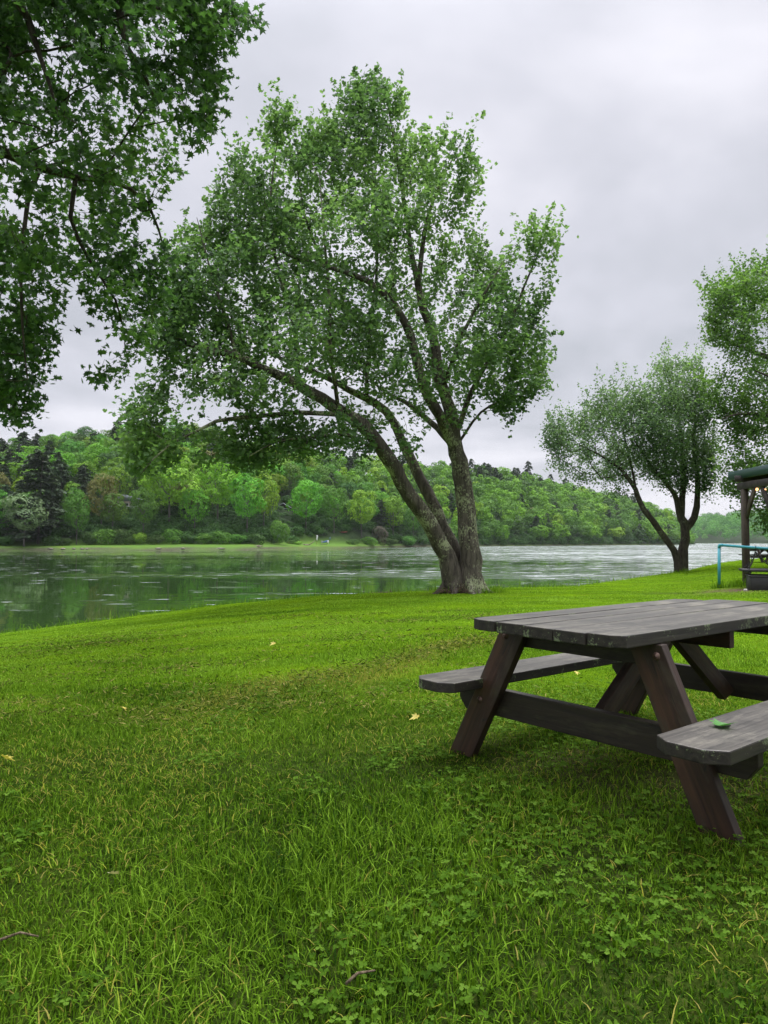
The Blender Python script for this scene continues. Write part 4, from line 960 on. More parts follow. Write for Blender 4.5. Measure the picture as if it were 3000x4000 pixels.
for i in range(5):
    y0, y1 = ys[i] + .003, ys[i + 1] - .003; x0 = r5.uniform(-.008, .008) + (.006 if i == 3 else 0); x1 = LEN + r5.uniform(-.02, .02) - (.12 if i == 4 else 0); cc = .06
    pl = [(x0, y0), (x1, y0), (x1, y1), (x0, y1)]
    if i == 0: pl = [(x0, y0 + .05), (x0 + .03, y0), (x1 - cc, y0), (x1, y0 + cc), (x1, y1), (x0, y1)]
    if i == 4: pl = [(x0, y0), (x1, y0), (x1, y1 - cc), (x1 - cc, y1), (x0 + cc, y1), (x0 + .02, y1 - .012), (x0, y1 - cc)]
    mx, my = (x0 + x1) / 2, (y0 + y1) / 2
    board('tabletop_board', [(x - mx, y - my) for x, y in pl], TH, frame((mx, my, TZ - TH / 2 + r5.uniform(-.002, .002)), (1, 0, r5.uniform(-.001, .001)), (0, 1, r5.uniform(-.008, .008))), M_top, PT, .004, M_end)
# lichened end grain: thin skins on the two ends are the board's own material; the seats follow
for sgn in (1, -1):
    cc = .06; y0, y1 = (.505, .745) if sgn > 0 else (-.75, -.51); x0, x1 = (.0, 1.82) if sgn > 0 else (-.07, 1.86); mx, my = (x0 + x1) / 2, (y0 + y1) / 2
    pl = [(x0 + cc * .8, y0), (x1 - cc, y0), (x1, y0 + cc), (x1, y1 - cc), (x1 - cc, y1), (x0 + cc * .8, y1), (x0, y1 - cc), (x0, y0 + cc)]
    board('seat', [(x - mx, y - my) for x, y in pl], .045, frame((mx, my, .39 - .0225), (1, 0, 0), (0, 1, 0)), M_top, PT, .005, M_end)
def leg(x, sy):
    top = Vector((x, sy * .315, TZ - TH - .002)); foot = Vector((x, (.672 if sy > 0 else -.60), -.02)); d = top - foot; L = d.length; ax = d.normalized()
    # parallelogram: both ends cut level
    hw = .064; tan = abs(ax.y) / ax.z; sft = hw * tan * (-1 if sy > 0 else 1)
    pl = [(-L / 2 - sft, -hw), (L / 2 - sft, -hw), (L / 2 + sft, hw), (-L / 2 + sft, hw)]
    m = frame((top + foot) / 2, ax, (0, 1, 0)); return board('leg', pl, .042, m, M_leg, PT, .004)
for fx in FX:
    for sy in (1, -1):
        leg(fx, sy)
        side = -1 if fx == FX[0] else 1
        for yy, zz in ((.525, .29), (.365, .60)):
            mb = MB(); mb.put(*(lambda V, F_: (V, F_))(*(lambda n_: (np.array([(side * .010 * math.cos(b) ** 1, .016 * math.sin(b) * math.cos(a), .016 * math.sin(b) * math.sin(a)) for b in (0.25, .9, 1.57) for a in np.arange(n_) * 2 * PI / n_] + [(side * .0105, 0, 0)]),
                    [[r_ * n_ + i, r_ * n_ + (i + 1) % n_, (r_ + 1) * n_ + (i + 1) % n_, (r_ + 1) * n_ + i] for r_ in range(2) for i in range(n_)] + [[3 * n_, i, (i + 1) % n_] for i in range(n_)]))(10)))
            mb.build('bolt', M_bolt, PT, smooth=True, loc=(fx + side * .021, sy * yy, zz))
    inner = fx + (.042 if fx == FX[0] else -.042)
    hb = .062
    board('seat_beam', [(-.70, -hb + .05), (-.66, -hb), (.66, -hb), (.70, -hb + .05), (.70, hb), (-.70, hb)], .04, frame((inner, 0, .39 - .045 - hb - .001), (0, 1, 0), (0, 0, 1)), M_beam, PT, .004)
    board('top_cleat', [(-.34, -.01), (-.30, -.045), (.30, -.045), (.34, -.01), (.34, .045), (-.34, .045)], .04, frame((inner, 0, TZ - TH - .047), (0, 1, 0), (0, 0, 1)), M_beam, PT, .004)
cxm = (FX[0] + FX[1]) / 2
board('top_cleat', [(-.31, -.04), (.31, -.04), (.31, .045), (-.31, .045)], .04, frame((cxm, 0, TZ - TH - .047), (0, 1, 0), (0, 0, 1)), M_leg, PT, .004)
for fx, sg in ((FX[0] + .065, 1), (FX[1] - .065, -1)):
    a_, b_ = Vector((fx + sg * .012, 0, .215)), Vector((cxm - sg * .03, 0, TZ - TH - .012)); d = b_ - a_; L = d.length
    tn = .045 * (d.x / d.z) * sg
    board('brace', [(-L / 2, -.045), (L / 2 - .05, -.045), (L / 2, .045), (-L / 2 + .06, .045)] if sg > 0 else [(-L / 2 + .06, -.045), (L / 2, -.045), (L / 2 - .05, .045), (-L / 2, .045)], .042, frame((a_ + b_) / 2, d, (1, 0, 0)), M_leg, PT, .004)

# the second picnic table, far off on the lawn by the river
def copy_tree(o, parent=None):
    c_ = o.copy(); COL.objects.link(c_)
    if parent: c_.parent = parent
    for ch in list(o.children): copy_tree(ch, c_)
    return c_
bpy.context.view_layer.update()
p2 = copy_tree(PT); p2.location = (17.75, 34.6, float(ground_z(17.9, 34.3)) + .0); p2.rotation_euler = (0, 0, math.atan2(.25, .97))
p2['label'] = 'small dark picnic table far off on the lawn, cut by the right edge'

# green maple leaf lying on the bench, scraps of leaf on the lawn
def loose_leaf(name, loc, size, col, label, rz, outline=LEAF_STAR, tilt=.12, cat='leaf', group=None, mat=None):
    V, Fc, a_ = leaf_cloud(np.zeros((1, 3)), np.array([[1., 0, 0]]), np.array([[tilt, tilt, 1.]]), np.array([size]), outline, np.array([.5]))
    m = mat or leaf_material(name, tuple(c_ * .85 for c_ in col), col, col, .2)
    me = make_mesh(name, V, [Fc], m, {'rnd': a_}); o = add(name, me); o.location = loc; o.rotation_euler = (0, 0, rz); return tag(o, label, cat, group)
RZT = Rz(math.atan2(.62, .78))
def table_pt(x, y, z): return RZT @ np.array([x, y, z]) + np.array([.59, 2.76, .03])
loose_leaf('maple_leaf', table_pt(.24, -.60, .393 + .006), .085, (.06, .22, .03), 'green maple leaf lying on the near bench seat', .6, tilt=.04)
M_yl = leaf_material('yellowed_leaf', (.42, .34, .06), (.5, .42, .08), (.55, .48, .12), .25)
for px, py, sz, lab in [(28, 2998, .07, 'yellow fallen leaf on the lawn at the left edge'), (484, 2796, .05, 'small yellow fallen leaf on the lawn left of the dry clippings'), (1620, 2835, .06, 'yellow leaf on the lawn left of the picnic table bench'),
                       (2250, 2650, .06, 'yellowish leaf on the lawn behind the picnic table'), (1066, 2532, .07, 'yellow fallen leaf in the middle of the lawn'), (720, 2500, .06, 'yellow speck of a leaf on the far slope of the lawn')]:
    d = 3.0
    for _ in range(30): d = d + (at(px, py, d)[2] - float(ground_z(*at(px, py, d)[:2]))) * 2.0
    P = at(px, py, d); P[2] = float(ground_z(P[0], P[1])) + .045
    loose_leaf('fallen_leaf', P, sz, None, lab, RNG.uniform(0, 6), mat=M_yl, tilt=.35)
def on_lawn(px, py, dz=0.0):
    d = 3.0
    for _ in range(40): d = d + (at(px, py, d)[2] - float(ground_z(*at(px, py, d)[:2]))) * 2.0
    P = at(px, py, d); P[2] = float(ground_z(P[0], P[1])) + dz; return P
loose_leaf('fallen_leaf', on_lawn(440, 3470, .045), .035, (.5, .45, .28), 'pale dry leaf scrap in the grass at lower left', 1.0, LEAF_MID, tilt=.4)
loose_leaf('fallen_leaf', on_lawn(640, 3460, .05), .028, (.5, .47, .28), 'cream petal-like scrap right of the pale dry leaf', 2.0, LEAF_MID, tilt=.4)
M_twig = bark_material('twig_bark', (.12, .085, .05), (.32, .25, .16), None, 6)
a_, b_ = on_lawn(1350, 3897, .03), on_lawn(1465, 3868, .045); mb = MB(); mb.tube([a_, a_ * .6 + b_ * .4 + np.array([0, 0, .012]), b_], [.004, .0035, .002], 6)
tag(mb.build('twig', M_twig, smooth=True), 'light brown dry twig lying in the grass at the bottom', 'twig')
a_, b_ = on_lawn(-10, 3722, .03), on_lawn(150, 3705, .03); mb = MB(); mb.tube([a_, (a_ + b_) / 2 + np.array([0, .01, .01]), b_], [.004, .003, .002], 6)
tag(mb.build('twig', M_twig, smooth=True), 'thin dark twig in the grass at the lower left edge', 'twig')
# driftwood on the brink of the bank, brush heaped against the big trunk
mb = MB()
g = at(1480, 2322, 18.3); 
for k in range(5):
    x0 = 1440 + k * 26; a_ = at(x0, 2320 - 3 * RNG.random(), 18.3); b_ = at(x0 + RNG.uniform(45, 70), 2319 - 4 * RNG.random(), 18.3 + RNG.uniform(-.2, .2)); mb.tube([a_, (a_ + b_) / 2 + RNG.normal(0, .02, 3), b_], [.03, .035, .02], 6)
a_ = at(1530, 2318, 18.25); mb.tube([a_, at(1526, 2308, 18.25), at(1525, 2298, 18.2)], [.022, .014, .006], 5)
tag(mb.build('driftwood', bark_material('driftwood', (.06, .04, .03), (.2, .14, .1), None, 2), smooth=True), 'brown driftwood branch lying on the brink of the bank left of the big maple', 'driftwood')
mb = MB(); a_ = at(1421, 2322, 18.2); mb.tube([a_, a_ + (0.0, 0, .16), a_ + (.01, 0, .33)], [.006, .005, .002], 4)
tag(mb.build('weed_stem', M_twig), 'thin bare weed stem on the brink of the bank', 'weed')
mb = MB(); c0 = at(1775, 2298, 16.6)
for _ in range(110):
    q = c0 + np.array([RNG.normal(0, .22), RNG.normal(0, .10), 0]); q[2] = float(ground_z(q[0], q[1])) + abs(RNG.normal(.04, .05)); d = unit(RNG.normal(0, 1, 3) * np.array([1, .6, .28])) * RNG.uniform(.08, .28)
    mb.tube([q - d / 2, q + RNG.normal(0, .012, 3), q + d / 2], [.006, .006, .003], 4)
tag(mb.build('brush_heap', bark_material('brush', (.05, .035, .022), (.17, .12, .075), None, 3)), 'small heap of dry brush against the foot of the big maple', 'brush heap')

# ------------------------------------------------------------------ fire pit: blue pipe frame, hanging grill, steel box
M_pipe = plain('turquoise_paint', (.05, .30, .36), .42, .12, 9, bump=.15)
M_steel = plain('blackened_steel', (.02, .019, .018), .6, .4, 7, bump=.3)
M_chain = plain('dark_chain', (.012, .011, .010), .55, .3, 30, metal=.3)
pp = at(2809, 2293, 16.7); pp[2] = float(ground_z(pp[0], pp[1])); top = at(2809, 2129, 16.7); tz = top[2]
FR = empty('pipe_frame', pp, 0, 'turquoise pipe frame standing over the fire pit', 'pipe frame')
L3 = lambda P: np.asarray(P, float) - pp
end = at(3000, 2143, 15.9); dv = end - top; e2 = top + dv * 1.9
mb = MB(); mb.tube([L3(pp) - (0, 0, .1), L3(top) - (0, 0, .05)], [.034, .034], 14); mb.build('post', M_pipe, FR, True)
mb = MB(); cv = [L3(top) - (0, 0, .07)] + [L3(top) - np.array([0, 0, .045]) * (1 - math.sin(q)) + unit(dv) * .045 * (1 - math.cos(q)) for q in np.linspace(.2, 1.5, 5)] + [L3(top + unit(dv) * .08)]
mb.tube(cv, [.037] * len(cv), 14); mb.build('elbow', M_pipe, FR, True)
mb = MB(); mb.tube([L3(top + unit(dv) * .06), L3(e2)], [.031, .031], 14); mb.build('crossbar', M_pipe, FR, True)
mb = MB(); gz = float(ground_z(e2[0], e2[1])); mb.tube([L3(e2) + (0, 0, .031), np.array([e2[0], e2[1], gz - .1]) - pp], [.034, .034], 14); mb.build('post', M_pipe, FR, True)
hook = top + dv * ((2953 - 2809) / (3000 - 2809))
# hanging grill
gc = at(3010, 2225, 15.6); GR = empty('hanging_grill', gc, 0, 'dark slatted grill hanging on chains from the turquoise pipe', 'grill')
hx = np.array([math.cos(.36), -math.sin(.36), 0.]); hyv = np.array([hx[1], -hx[0], 0.0]); hyv = hyv if hyv[1] < 0 else -hyv
corner = []
mb = MB(); Rg = np.stack([hx, -hyv, [0, 0, 1]], 1); W2, D2 = .70, .34
left = at(2893, 2226, 15.9); cen = left + hx * W2 + np.array([0, 0, 0.0]); cen[2] = left[2]
for k in range(5): mb.box(cen - gc + hyv * (-D2 + k * D2 / 2), (2 * W2, .15, .05), Rg, .006)
for k in (-.8, 0, .8): mb.box(cen - gc + hx * W2 * k - np.array([0, 0, .045]), (.06, 2 * D2 + .1, .04), Rg, .004)
mb.build('grill_grate', M_steel, GR)
def chain(P, Q, name='chain'):
    mb = MB(); d = np.asarray(Q) - P; L = np.linalg.norm(d); n_ = int(L / .036); ax = d / L; s1 = unit(np.cross(ax, [0.3, 1, .1])); s2 = np.cross(ax, s1)
    for k in range(n_):
        c_ = P + d * ((k + .5) / n_) - np.array([0, 0, .05 * math.sin(PI * (k + .5) / n_)]); a_, b_ = (s1, s2) if k % 2 else (s2, s1)
        mb.torus(c_ - gc, .019, .0055, np.stack([ax, a_, b_], 1), 8, 5, 1.35)
    mb.build(name, M_chain, GR, True)
ring = hook - np.array([0, 0, .10])
for fx_, fy_ in ((-.82, -1), (-.82, 1), (-.02, -1), (-.02, 1)): 
    tgt = cen + hx * W2 * fx_ + hyv * D2 * fy_ * .9 + np.array([0, 0, .06]); chain(ring, tgt)
    mb = MB(); mb.torus(tgt - gc + np.array([0, 0, -.012]), .022, .006, np.stack([hx, [0, 0, 1.], hyv], 1), 9, 5); mb.build('hook', M_chain, GR, True)
mb = MB(); mb.torus(hook - gc, .042, .007, np.stack([unit(np.cross(hx, [0, 0, 1.])), [0, 0, 1.], hx], 1), 12, 5); mb.tube([hook - gc - (0, 0, .04), ring - gc], [.007, .007], 6); mb.torus(ring - gc, .03, .008, np.eye(3), 9, 5)
mb.build('shackle', M_chain, GR, True)
# fire box
bl = at(2932, 2313, 15.1); bl[2] = float(ground_z(bl[0], bl[1])); FB = empty('fire_box', bl, -math.radians(22), 'low rusty black steel fire box under the hanging grill', 'fire pit')
bxw, bxd, bxh = 1.15, .9, at(2932, 2249, 15.1)[2] - bl[2]
for nm, c_, sz in [('front_plate', (bxw / 2, 0, bxh / 2 - .03), (bxw, .014, bxh + .06)), ('back_plate', (bxw / 2, bxd, bxh / 2 - .03), (bxw, .014, bxh + .06)), ('side_plate', (.006, bxd / 2, bxh / 2 - .03), (.014, bxd - .016, bxh + .06)), ('side_plate', (bxw - .006, bxd / 2, bxh / 2 - .03), (.014, bxd - .016, bxh + .06))]:
    mb = MB(); mb.box(c_, sz, None, .003); mb.build(nm, M_steel, FB)
mb = MB()
for c_, sz in [((bxw / 2, -.009, bxh - .012), (bxw + .03, .02, .03)), ((bxw / 2, bxd + .009, bxh - .012), (bxw + .03, .02, .03)), ((-.01, bxd / 2, bxh - .012), (.02, bxd - .01, .03)), ((bxw + .01, bxd / 2, bxh - .012), (.02, bxd - .01, .03))]: mb.box(c_, sz, None, .003)
mb.build('rim', M_steel, FB)
mb = MB(); q = on_lawn(2912, 2307, 0); V = unit(RNG.normal(0, 1, (60, 3))); bm = bmesh.new()
for v in V: bm.verts.new(v * np.array([.045, .035, .028]) * RNG.uniform(.85, 1.1))
bmesh.ops.convex_hull(bm, input=bm.verts); 
for v in [v for v in bm.verts if not v.link_faces]: bm.verts.remove(v)
me = bpy.data.meshes.new('stone'); bm.to_mesh(me); bm.free(); me.materials.append(plain('pale_stone', (.5, .48, .44), .8, .2, 20)); o_ = add('stone', me); o_.location = q + np.array([0, 0, .015]); tag(o_, 'pale stone on the bare soil beside the fire box', 'stone')

# ------------------------------------------------------------------ shelter with green roof
M_post = wood_material('post_wood', (.035, .024, .016), (.10, .072, .05), (18, 18, 1.2), (.6, .8))
M_dkwood = wood_material('shelter_dark_wood', (.016, .012, .010), (.05, .038, .03), (1.4, 16, 16), (.6, .8))
M_green = plain('green_metal', (.018, .058, .048), .38, .08, 3)
pb = at(2916, 2288, 17.0); pb[2] = float(ground_z(pb[0], pb[1])); SH = empty('shelter', pb, 0, 'open wooden shelter with dark green metal roof at the right edge', 'shelter')
ev = at(2836, 1862, 17.75) - pb; BZ = 2.30; SP = 1.28; NP = 4; WID = 4.2
for ix in (0, WID):
    for k in range(NP):
        mb = MB(); mb.box((ix, -k * SP, BZ / 2 - .1), (.135, .135, BZ + .2), None, .008); mb.build('post', M_post, SH)
for ix in (0, WID):
    mb = MB(); mb.box((ix, -(NP - 1) * SP / 2 - .1, BZ + .085), (.09, (NP - 1) * SP + .75, .17), None, .006); mb.build('beam', M_dkwood, SH)
    for k in range(NP):
        for sg in (1, -1):
            if (k == 0 and sg == 1) or (k == NP - 1 and sg == -1): continue
            y0 = -k * SP + sg * .06; mb = MB(); c_ = np.array([ix, y0 + sg * .19, BZ - .32]); ang = math.atan2(.62, sg * .40) if False else 0
            P0, P1 = np.array([ix, y0, BZ - .68]), np.array([ix, y0 + sg * .42, BZ + .0]); ax = unit(P1 - P0); s1 = np.array([1., 0, 0]); s2 = np.cross(ax, s1)
            mb.box((P0 + P1) / 2, (np.linalg.norm(P1 - P0), .05, .13), np.stack([ax, s1, s2], 1), .004); mb.build('brace', M_post if k == 0 else M_dkwood, SH)
for k in range(NP):
    mb = MB(); mb.box((WID / 2 + (0 if k == 0 else .12), -k * SP + .0, BZ + .25), (WID + (.45 if k == 0 else .1), .05, .15), None, .005); mb.build('tie_beam', M_dkwood, SH)
# roof: two slopes, eaves along the depth
ez = ev[2]; eo = ev[0]; y0r, y1r = .62, -(NP - 1) * SP - .6; ridge_x, ridge_z = WID / 2, ez + .18
for sg in (1, -1):
    ex = eo if sg > 0 else WID - eo; mb = MB(); th = .05
    mb.prism([(ex + sg * .012, ez + .02), (ridge_x, ridge_z), (ridge_x, ridge_z + th), (ex + sg * .012, ez + .02 + th)], lambda u, v, t_: (u, t_, v), y1r, y0r); mb.build('roof', M_green, SH)
    mb = MB(); mb.box((ex, (y0r + y1r) / 2, ez + .0), (.022, y0r - y1r + .02, .19), None, .003); mb.build('fascia', M_green, SH)
    mb = MB(); mb.box((ex + sg * .03, (y0r + y1r) / 2, ez - .098), (.05, y0r - y1r, .022), None, .002); mb.build('drip_edge', M_green, SH)
    for yy in (y0r, y1r):
        mb = MB(); P0, P1 = np.array([ex + sg * .013, yy, ez + .02]), np.array([ridge_x, yy, ridge_z + .02]); ax = unit(P1 - P0); s1 = np.array([0., 1, 0]); mb.box((P0 + P1) / 2, (np.linalg.norm(P1 - P0) - .02, .022, .15), np.stack([ax, s1, np.cross(ax, s1)], 1), .003); mb.build('rake_board', M_green, SH)
    for k in range(9):
        yy = y0r - .1 - k * (y0r - y1r - .2) / 8; P0, P1 = np.array([ex + sg * .03, yy, ez - .06]), np.array([ridge_x - sg * .01, yy, ridge_z - .06]); ax = unit(P1 - P0); s1 = np.array([0., 1, 0]); mb = MB(); mb.box((P0 + P1) / 2, (np.linalg.norm(P1 - P0), .04, .12), np.stack([ax, s1, np.cross(ax, s1)], 1)); mb.build('rafter', M_dkwood, SH)
# string of bulbs under the beam
t = NT('lit_bulb'); em = t.node('ShaderNodeEmission'); em.inputs[0].default_value = (1, .50, .22, 1); em.inputs[1].default_value = 2.2; M_bulb = t.done(em)
SL = empty('string_lights', pb + np.array([0, 0, 2.2]), 0, 'string of lit warm bulbs under the green shelter roof', 'string lights')
bp = [at(2926.5, 1900, 16.82), at(2957, 1911, 16.45), at(2988, 1914, 16.1), at(3022, 1908, 15.75), at(3060, 1902, 15.4)]; og = np.array(SL.location)
cp = [pb + np.array([.0, .02, 2.27])]
for k, q in enumerate(bp):
    cp.append(q + np.array([0, 0, .11])); n_ = 10
    mb = MB(); mb.tube([q - og + (0, 0, .03), q - og + (0, 0, .10)], [.016, .014], 8); sk = mb.build('socket', M_chain, SL, True)
    prof = [(.012, .034), (.022, .022), (.031, .004), (.032, -.010), (.024, -.027), (.010, -.036)]
    V = [(r_ * math.cos(a), r_ * math.sin(a), z_) for r_, z_ in prof for a in np.arange(n_) * 2 * PI / n_] + [(0, 0, -.038), (0, 0, .036)]
    fs = [[r_ * n_ + (i + 1) % n_, r_ * n_ + i, (r_ + 1) * n_ + i, (r_ + 1) * n_ + (i + 1) % n_] for r_ in range(5) for i in range(n_)] + [[60, 50 + (i + 1) % n_, 50 + i] for i in range(n_)] + [[61, i, (i + 1) % n_] for i in range(n_)]
    mb = MB(); mb.put(np.array(V) + q - og, fs); mb.build('bulb', M_bulb, SL, True)
mb = MB(); Q, _ = smooth_line([c_ - og for c_ in cp], .08); mb.tube(Q, [.006] * len(Q), 5); mb.build('cable', M_chain, SL, True)

# ------------------------------------------------------------------ small things on the far bank
def solid(name, parts, mat, parent=None):
    mb = MB()
    for c_, sz in parts: mb.box(c_, sz)
    return mb.build(name, mat, parent)
M_white = plain('white_paint', (.75, .76, .76), .5, .05); M_dark = plain('dark_stained_wood', (.035, .022, .018), .8, .3); M_red = plain('dark_red_wood', (.075, .028, .022), .8, .25); M_roofm = plain('grey_metal_roof', (.22, .24, .27), .4, .1); M_glass = plain('window_glass', (.02, .025, .03), .1, .1)
M_tanw = plain('tan_siding', (.34, .30, .23), .8, .1)
P = far_point(465, 34); base = at(465, 1990, P[1]); HO = empty('house', base, 0, 'house with a white-railed deck half hidden behind trees on the far bank', 'house')
solid('wall', [((0.5, 4, 1.4), (13, 6, 2.8))], M_tanw, HO)
mb = MB(); mb.prism([(-7.5, 2.8), (8.5, 2.8), (8.5, 2.95), (.5, 5.2), (-7.5, 2.95)], lambda u, v, t_: (u, t_, v), .6, 7.6); mb.build('roof', M_roofm, HO)
for wx_ in (-4, -1.2, 2.2, 5):
    f_ = solid('window', [((wx_, .97, 1.5), (1.3, .08, 1.4))], M_white, HO); solid('pane', [((wx_, .92, 1.5), (1.1, .04, 1.2))], M_glass, f_)
solid('deck', [((0, -.6, -.12), (14.4, 3.0, .24))], M_dark, HO)
solid('deck_post', [((x_, -1.9, -2.2), (.2, .2, 4.2)) for x_ in (-7, -3.5, 0, 3.5, 7)], M_dark, HO)
solid('railing', [((0, -2.0, 1.0), (14.4, .1, .1)), ((0, -2.0, .2), (14.4, .1, .1))] + [((x_, -2.0, .55), (.07, .06, .9)) for x_ in np.arange(-7.1, 7.2, .28)], M_white, HO)
st = MB()
for k in range(9): st.box((-7.6 - k * .34, -.8, -.3 - k * .42), (.36, 1.3, .08))
for yy in (-1.5, -.1): st.prism([(-7.2, -.35), (-7.2, -.1), (-10.7, -4.3), (-10.7, -4.55)], lambda u, v, t_: (u, t_, v), yy - .04, yy + .04); st.prism([(-7.2, .75), (-7.2, .9), (-10.7, -3.3), (-10.7, -3.45)], lambda u, v, t_: (u, t_, v), yy - .04, yy + .04)
st.build('stairs', M_white, HO)
P = far_point(1105, 44); base = at(1105, 2012, P[1]); CB = empty('cabin', base, 0, 'dark brown cabin with grey gabled roof among trees on the far bank', 'cabin')
solid('wall', [((0, 3, 1.3), (5.2, 5.6, 3.0))], M_dark, CB)
mb = MB(); mb.prism([(-2.6, 2.8), (2.6, 2.8), (0, 4.3)], lambda u, v, t_: (u, t_, v), .25, 5.8); mb.build('gable', M_dark, CB)
mb = MB(); mb.prism([(-3.3, 2.55), (0, 4.45), (3.3, 2.55), (3.3, 2.72), (0, 4.65), (-3.3, 2.72)], lambda u, v, t_: (u, t_, v), -.4, 6.2); mb.build('roof', M_roofm, CB)
solid('porch_roof', [((-.6, -.9, 2.35), (5.6, 2.4, .14))], M_roofm, CB)
for wx_ in (-1.1, 1.2):
    f_ = solid('window', [((wx_, .17, 1.3), (1.0, .06, 1.0))], M_roofm, CB); solid('pane', [((wx_, .12, 1.3), (.8, .04, .8))], M_glass, CB if False else f_)
solid('deck', [((0, -1, -.5), (6.4, 2.6, .2))], M_red, CB)
solid('railing', [((0, -2.2, .45), (6.4, .1, .12)), ((0, -2.2, .0), (6.4, .06, .7))], M_red, CB)
solid('deck_post', [((x_, -2.1, -2.0), (.2, .2, 3.0)) for x_ in (-3, 0, 3)], M_dark, CB)
# flag
P = far_point(1236, 9); FL = empty('flagpole', P, 0, 'short pole with a limp white flag on the mown far bank', 'flagpole'); hh = at(1237, 2090, P[1])[2] - P[2]
mb = MB(); mb.tube([(0, 0, -.2), (0, 0, hh)], [.05, .035], 8); mb.build('pole', M_twig, FL, True)
fv = np.array([(.04 + u * .5 * (1 - .35 * v) + .05 * math.sin(6 * v), .10 * math.sin(9 * u + 5 * v), hh - .02 - v * 1.75 - .15 * u) for v in np.linspace(0, 1, 9) for u in np.linspace(0, 1, 7)])
mb = MB(); mb.put(fv, [(r_ * 7 + c_, r_ * 7 + c_ + 1, r_ * 7 + c_ + 8, r_ * 7 + c_ + 7) for r_ in range(8) for c_ in range(6)]); f_ = mb.build('flag', M_white, FL, True)
sol = f_.modifiers.new('s', 'SOLIDIFY'); sol.thickness = .012
# kayaks
def kayak(px, s, col, L, lab, rz, dz=.15):
    P = far_point(px, s); o_ = MB(); n_ = 13; prof = []
    for i in range(n_):
        q = -1 + 2 * i / (n_ - 1); hw = .36 * (1 - abs(q) ** 2.2) + .012; hh_ = .17 + .12 * q * q; prof.append([(q * L / 2, hw * math.cos(a), hh_ + (.20 if math.sin(a) < 0 else .13) * math.sin(a) * (1 - .5 * q * q)) for a in np.arange(10) * 2 * PI / 10])
    V = np.array(prof).reshape(-1, 3); fs = [(i * 10 + j, (i + 1) * 10 + j, (i + 1) * 10 + (j + 1) % 10, i * 10 + (j + 1) % 10) for i in range(n_ - 1) for j in range(10)] + [tuple(range(10))[::-1], tuple(range((n_ - 1) * 10, n_ * 10))]
    e_ = empty('kayak', P + np.array([0, 0, dz - .1]), rz, lab, 'kayak'); o_.put(V, fs); o_.build('hull', plain('kayak_' + lab.split()[0], col, .35, .05), e_, True)
    rim = MB(); rim.torus((0, 0, .31), .3, .035, np.eye(3), 14, 5, 1.5); rim.build('cockpit_rim', M_chain, e_, True); return e_
k_ = kayak(1270, 15, (.02, .10, .28), 3.2, 'blue kayak propped among chairs on the mown far bank', .9); k_.rotation_euler = (0.5, -.25, 1.0)
kayak(1340, 19, (.28, .05, .03), 3.4, 'red kayak lying in the shade under the far trees', .1, .3)
def chair(px, s, mat, lab, rz):
    P = far_point(px, s); e_ = empty('lawn_chair', P, rz, lab, 'lawn chair')
    solid('seat', [((0, 0, .42), (.52, .50, .05))], mat, e_); mb = MB(); mb.box((0, .27, .78), (.52, .05, .68), Rx(-.22), .015); mb.build('backrest', mat, e_)
    for sx in (-.24, .24):
        solid('armrest', [((sx, 0, .64), (.06, .5, .035))], mat, e_)
        for sy in (-.22, .22): solid('leg', [((sx, sy, .3), (.045, .045, .68))], mat, e_)
chair(1259, 12, plain('grey_plastic', (.22, .22, .23), .5), 'grey lawn chair left of the blue kayak', .4)
chair(1281, 14, M_white, 'white lawn chair right of the blue kayak', -.3)
chair(1288, 15.5, plain('blue_grey_fabric', (.12, .17, .22), .7), 'blue-grey lawn chair beside the white one', -.6)
# driftwood and rocks on the far shore
M_drift = bark_material('far_driftwood', (.10, .085, .065), (.33, .28, .21), None, .4)
P = far_point(1205, 4.5); mb = MB(); q0 = np.zeros(3)
mb.tube([(-1.6, 0, .25), (-.6, .1, .3), (.6, .3, .35)], [.16, .2, .14], 7); mb.tube([(.2, 0, .2), (1.2, .2, .9), (2.2, .3, 1.7)], [.16, .13, .07], 7); mb.tube([(-1.8, .2, .5), (-.9, -.2, .2), (.2, -.4, .12)], [.1, .14, .08], 6)
tag(mb.build('driftwood_log', M_drift, None, True, loc=P), 'pale driftwood log leaning out on the far bank beside the flagpole', 'driftwood')
P = far_point(1012, 2.2); mb = MB(); mb.tube([(-1.6, 0, .3), (0, .1, .5), (1.4, .3, .35)], [.14, .2, .1], 7); mb.tube([(-.8, -.2, .2), (.6, -.1, .15)], [.14, .1], 6)
tag(mb.build('driftwood_log', M_drift, None, True, loc=P), 'brown driftwood log at the far waterline below the brown cabin', 'driftwood')
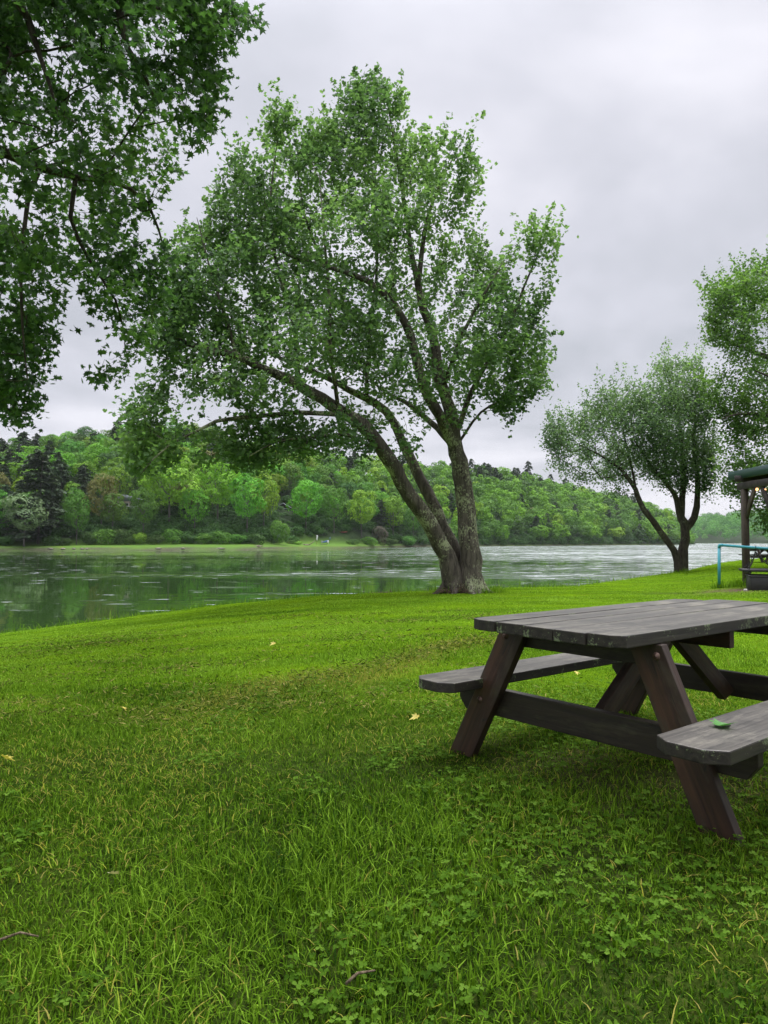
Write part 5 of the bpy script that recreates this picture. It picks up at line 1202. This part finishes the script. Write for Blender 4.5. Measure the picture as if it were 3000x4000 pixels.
P = far_point(1278, 3.2); mb = MB(); mb.tube([(-3.5, -.3, .15), (-1.5, 0, .35), (0, .1, .45), (.2, .1, 1.1)], [.07, .08, .08, .04], 6)
tag(mb.build('branch', M_dark, None, True, loc=P), 'thin dark branch lying on the far bank right of the flagpole', 'branch')
def rock_mesh(seed, sx, sy, sz):
    r_ = np.random.default_rng(seed); bm = bmesh.new()
    for v in unit(r_.normal(0, 1, (40, 3))): bm.verts.new(v * np.array([sx, sy, sz]) * r_.uniform(.8, 1.1))
    bmesh.ops.convex_hull(bm, input=bm.verts)
    for v in [v for v in bm.verts if not v.link_faces]: bm.verts.remove(v)
    me = bpy.data.meshes.new('rock'); bm.to_mesh(me); bm.free(); return me
M_rock = plain('shore_rock', (.20, .18, .15), .9, .35, 2, bump=.5)
for i, (px, wpx, lab) in enumerate([(198, 26, 'dark flat rock at the far waterline under the drooping conifer'), (247, 21, 'long flat rock at the far waterline, right of the drooping conifer'), (290, 14, 'small brown blocky rock at the far waterline, second right of the conifer'), (322, 14, 'low grey rock at the far waterline, third right of the conifer'), (341, 9, 'smallest pale rock in the row right of the drooping conifer'), (620, 28, 'long pale flat rock on the shore below the largest yellow-green tree'), (715, 18, 'brown flat rock on the shore right of the long pale one'), (865, 40, 'broad flat rock ledge on the shore below the second yellow-green tree')]):
    P = far_point(px, 1.2); me = rock_mesh(i, wpx / F * P[1] / 2, .5, .28 if wpx < 30 else .2); me.materials.append(M_rock); o_ = add('rock', me); o_.location = P + np.array([0, 0, .12]); tag(o_, lab, 'rock')

# ------------------------------------------------------------------ the damp air
hz = MB(); hz.box((450, 690, 43), (3400, 1500, 100)); t = NT('haze'); v_ = t.node('ShaderNodeVolumePrincipled'); v_.inputs['Color'].default_value = (.86, .91, .95, 1); v_.inputs['Density'].default_value = .00008; v_.inputs['Anisotropy'].default_value = .3
t.link(v_.outputs[0], t.out.inputs['Volume']); tag(hz.build('haze', t.m), kind='stuff', label='thin damp haze over the river', cat='haze')
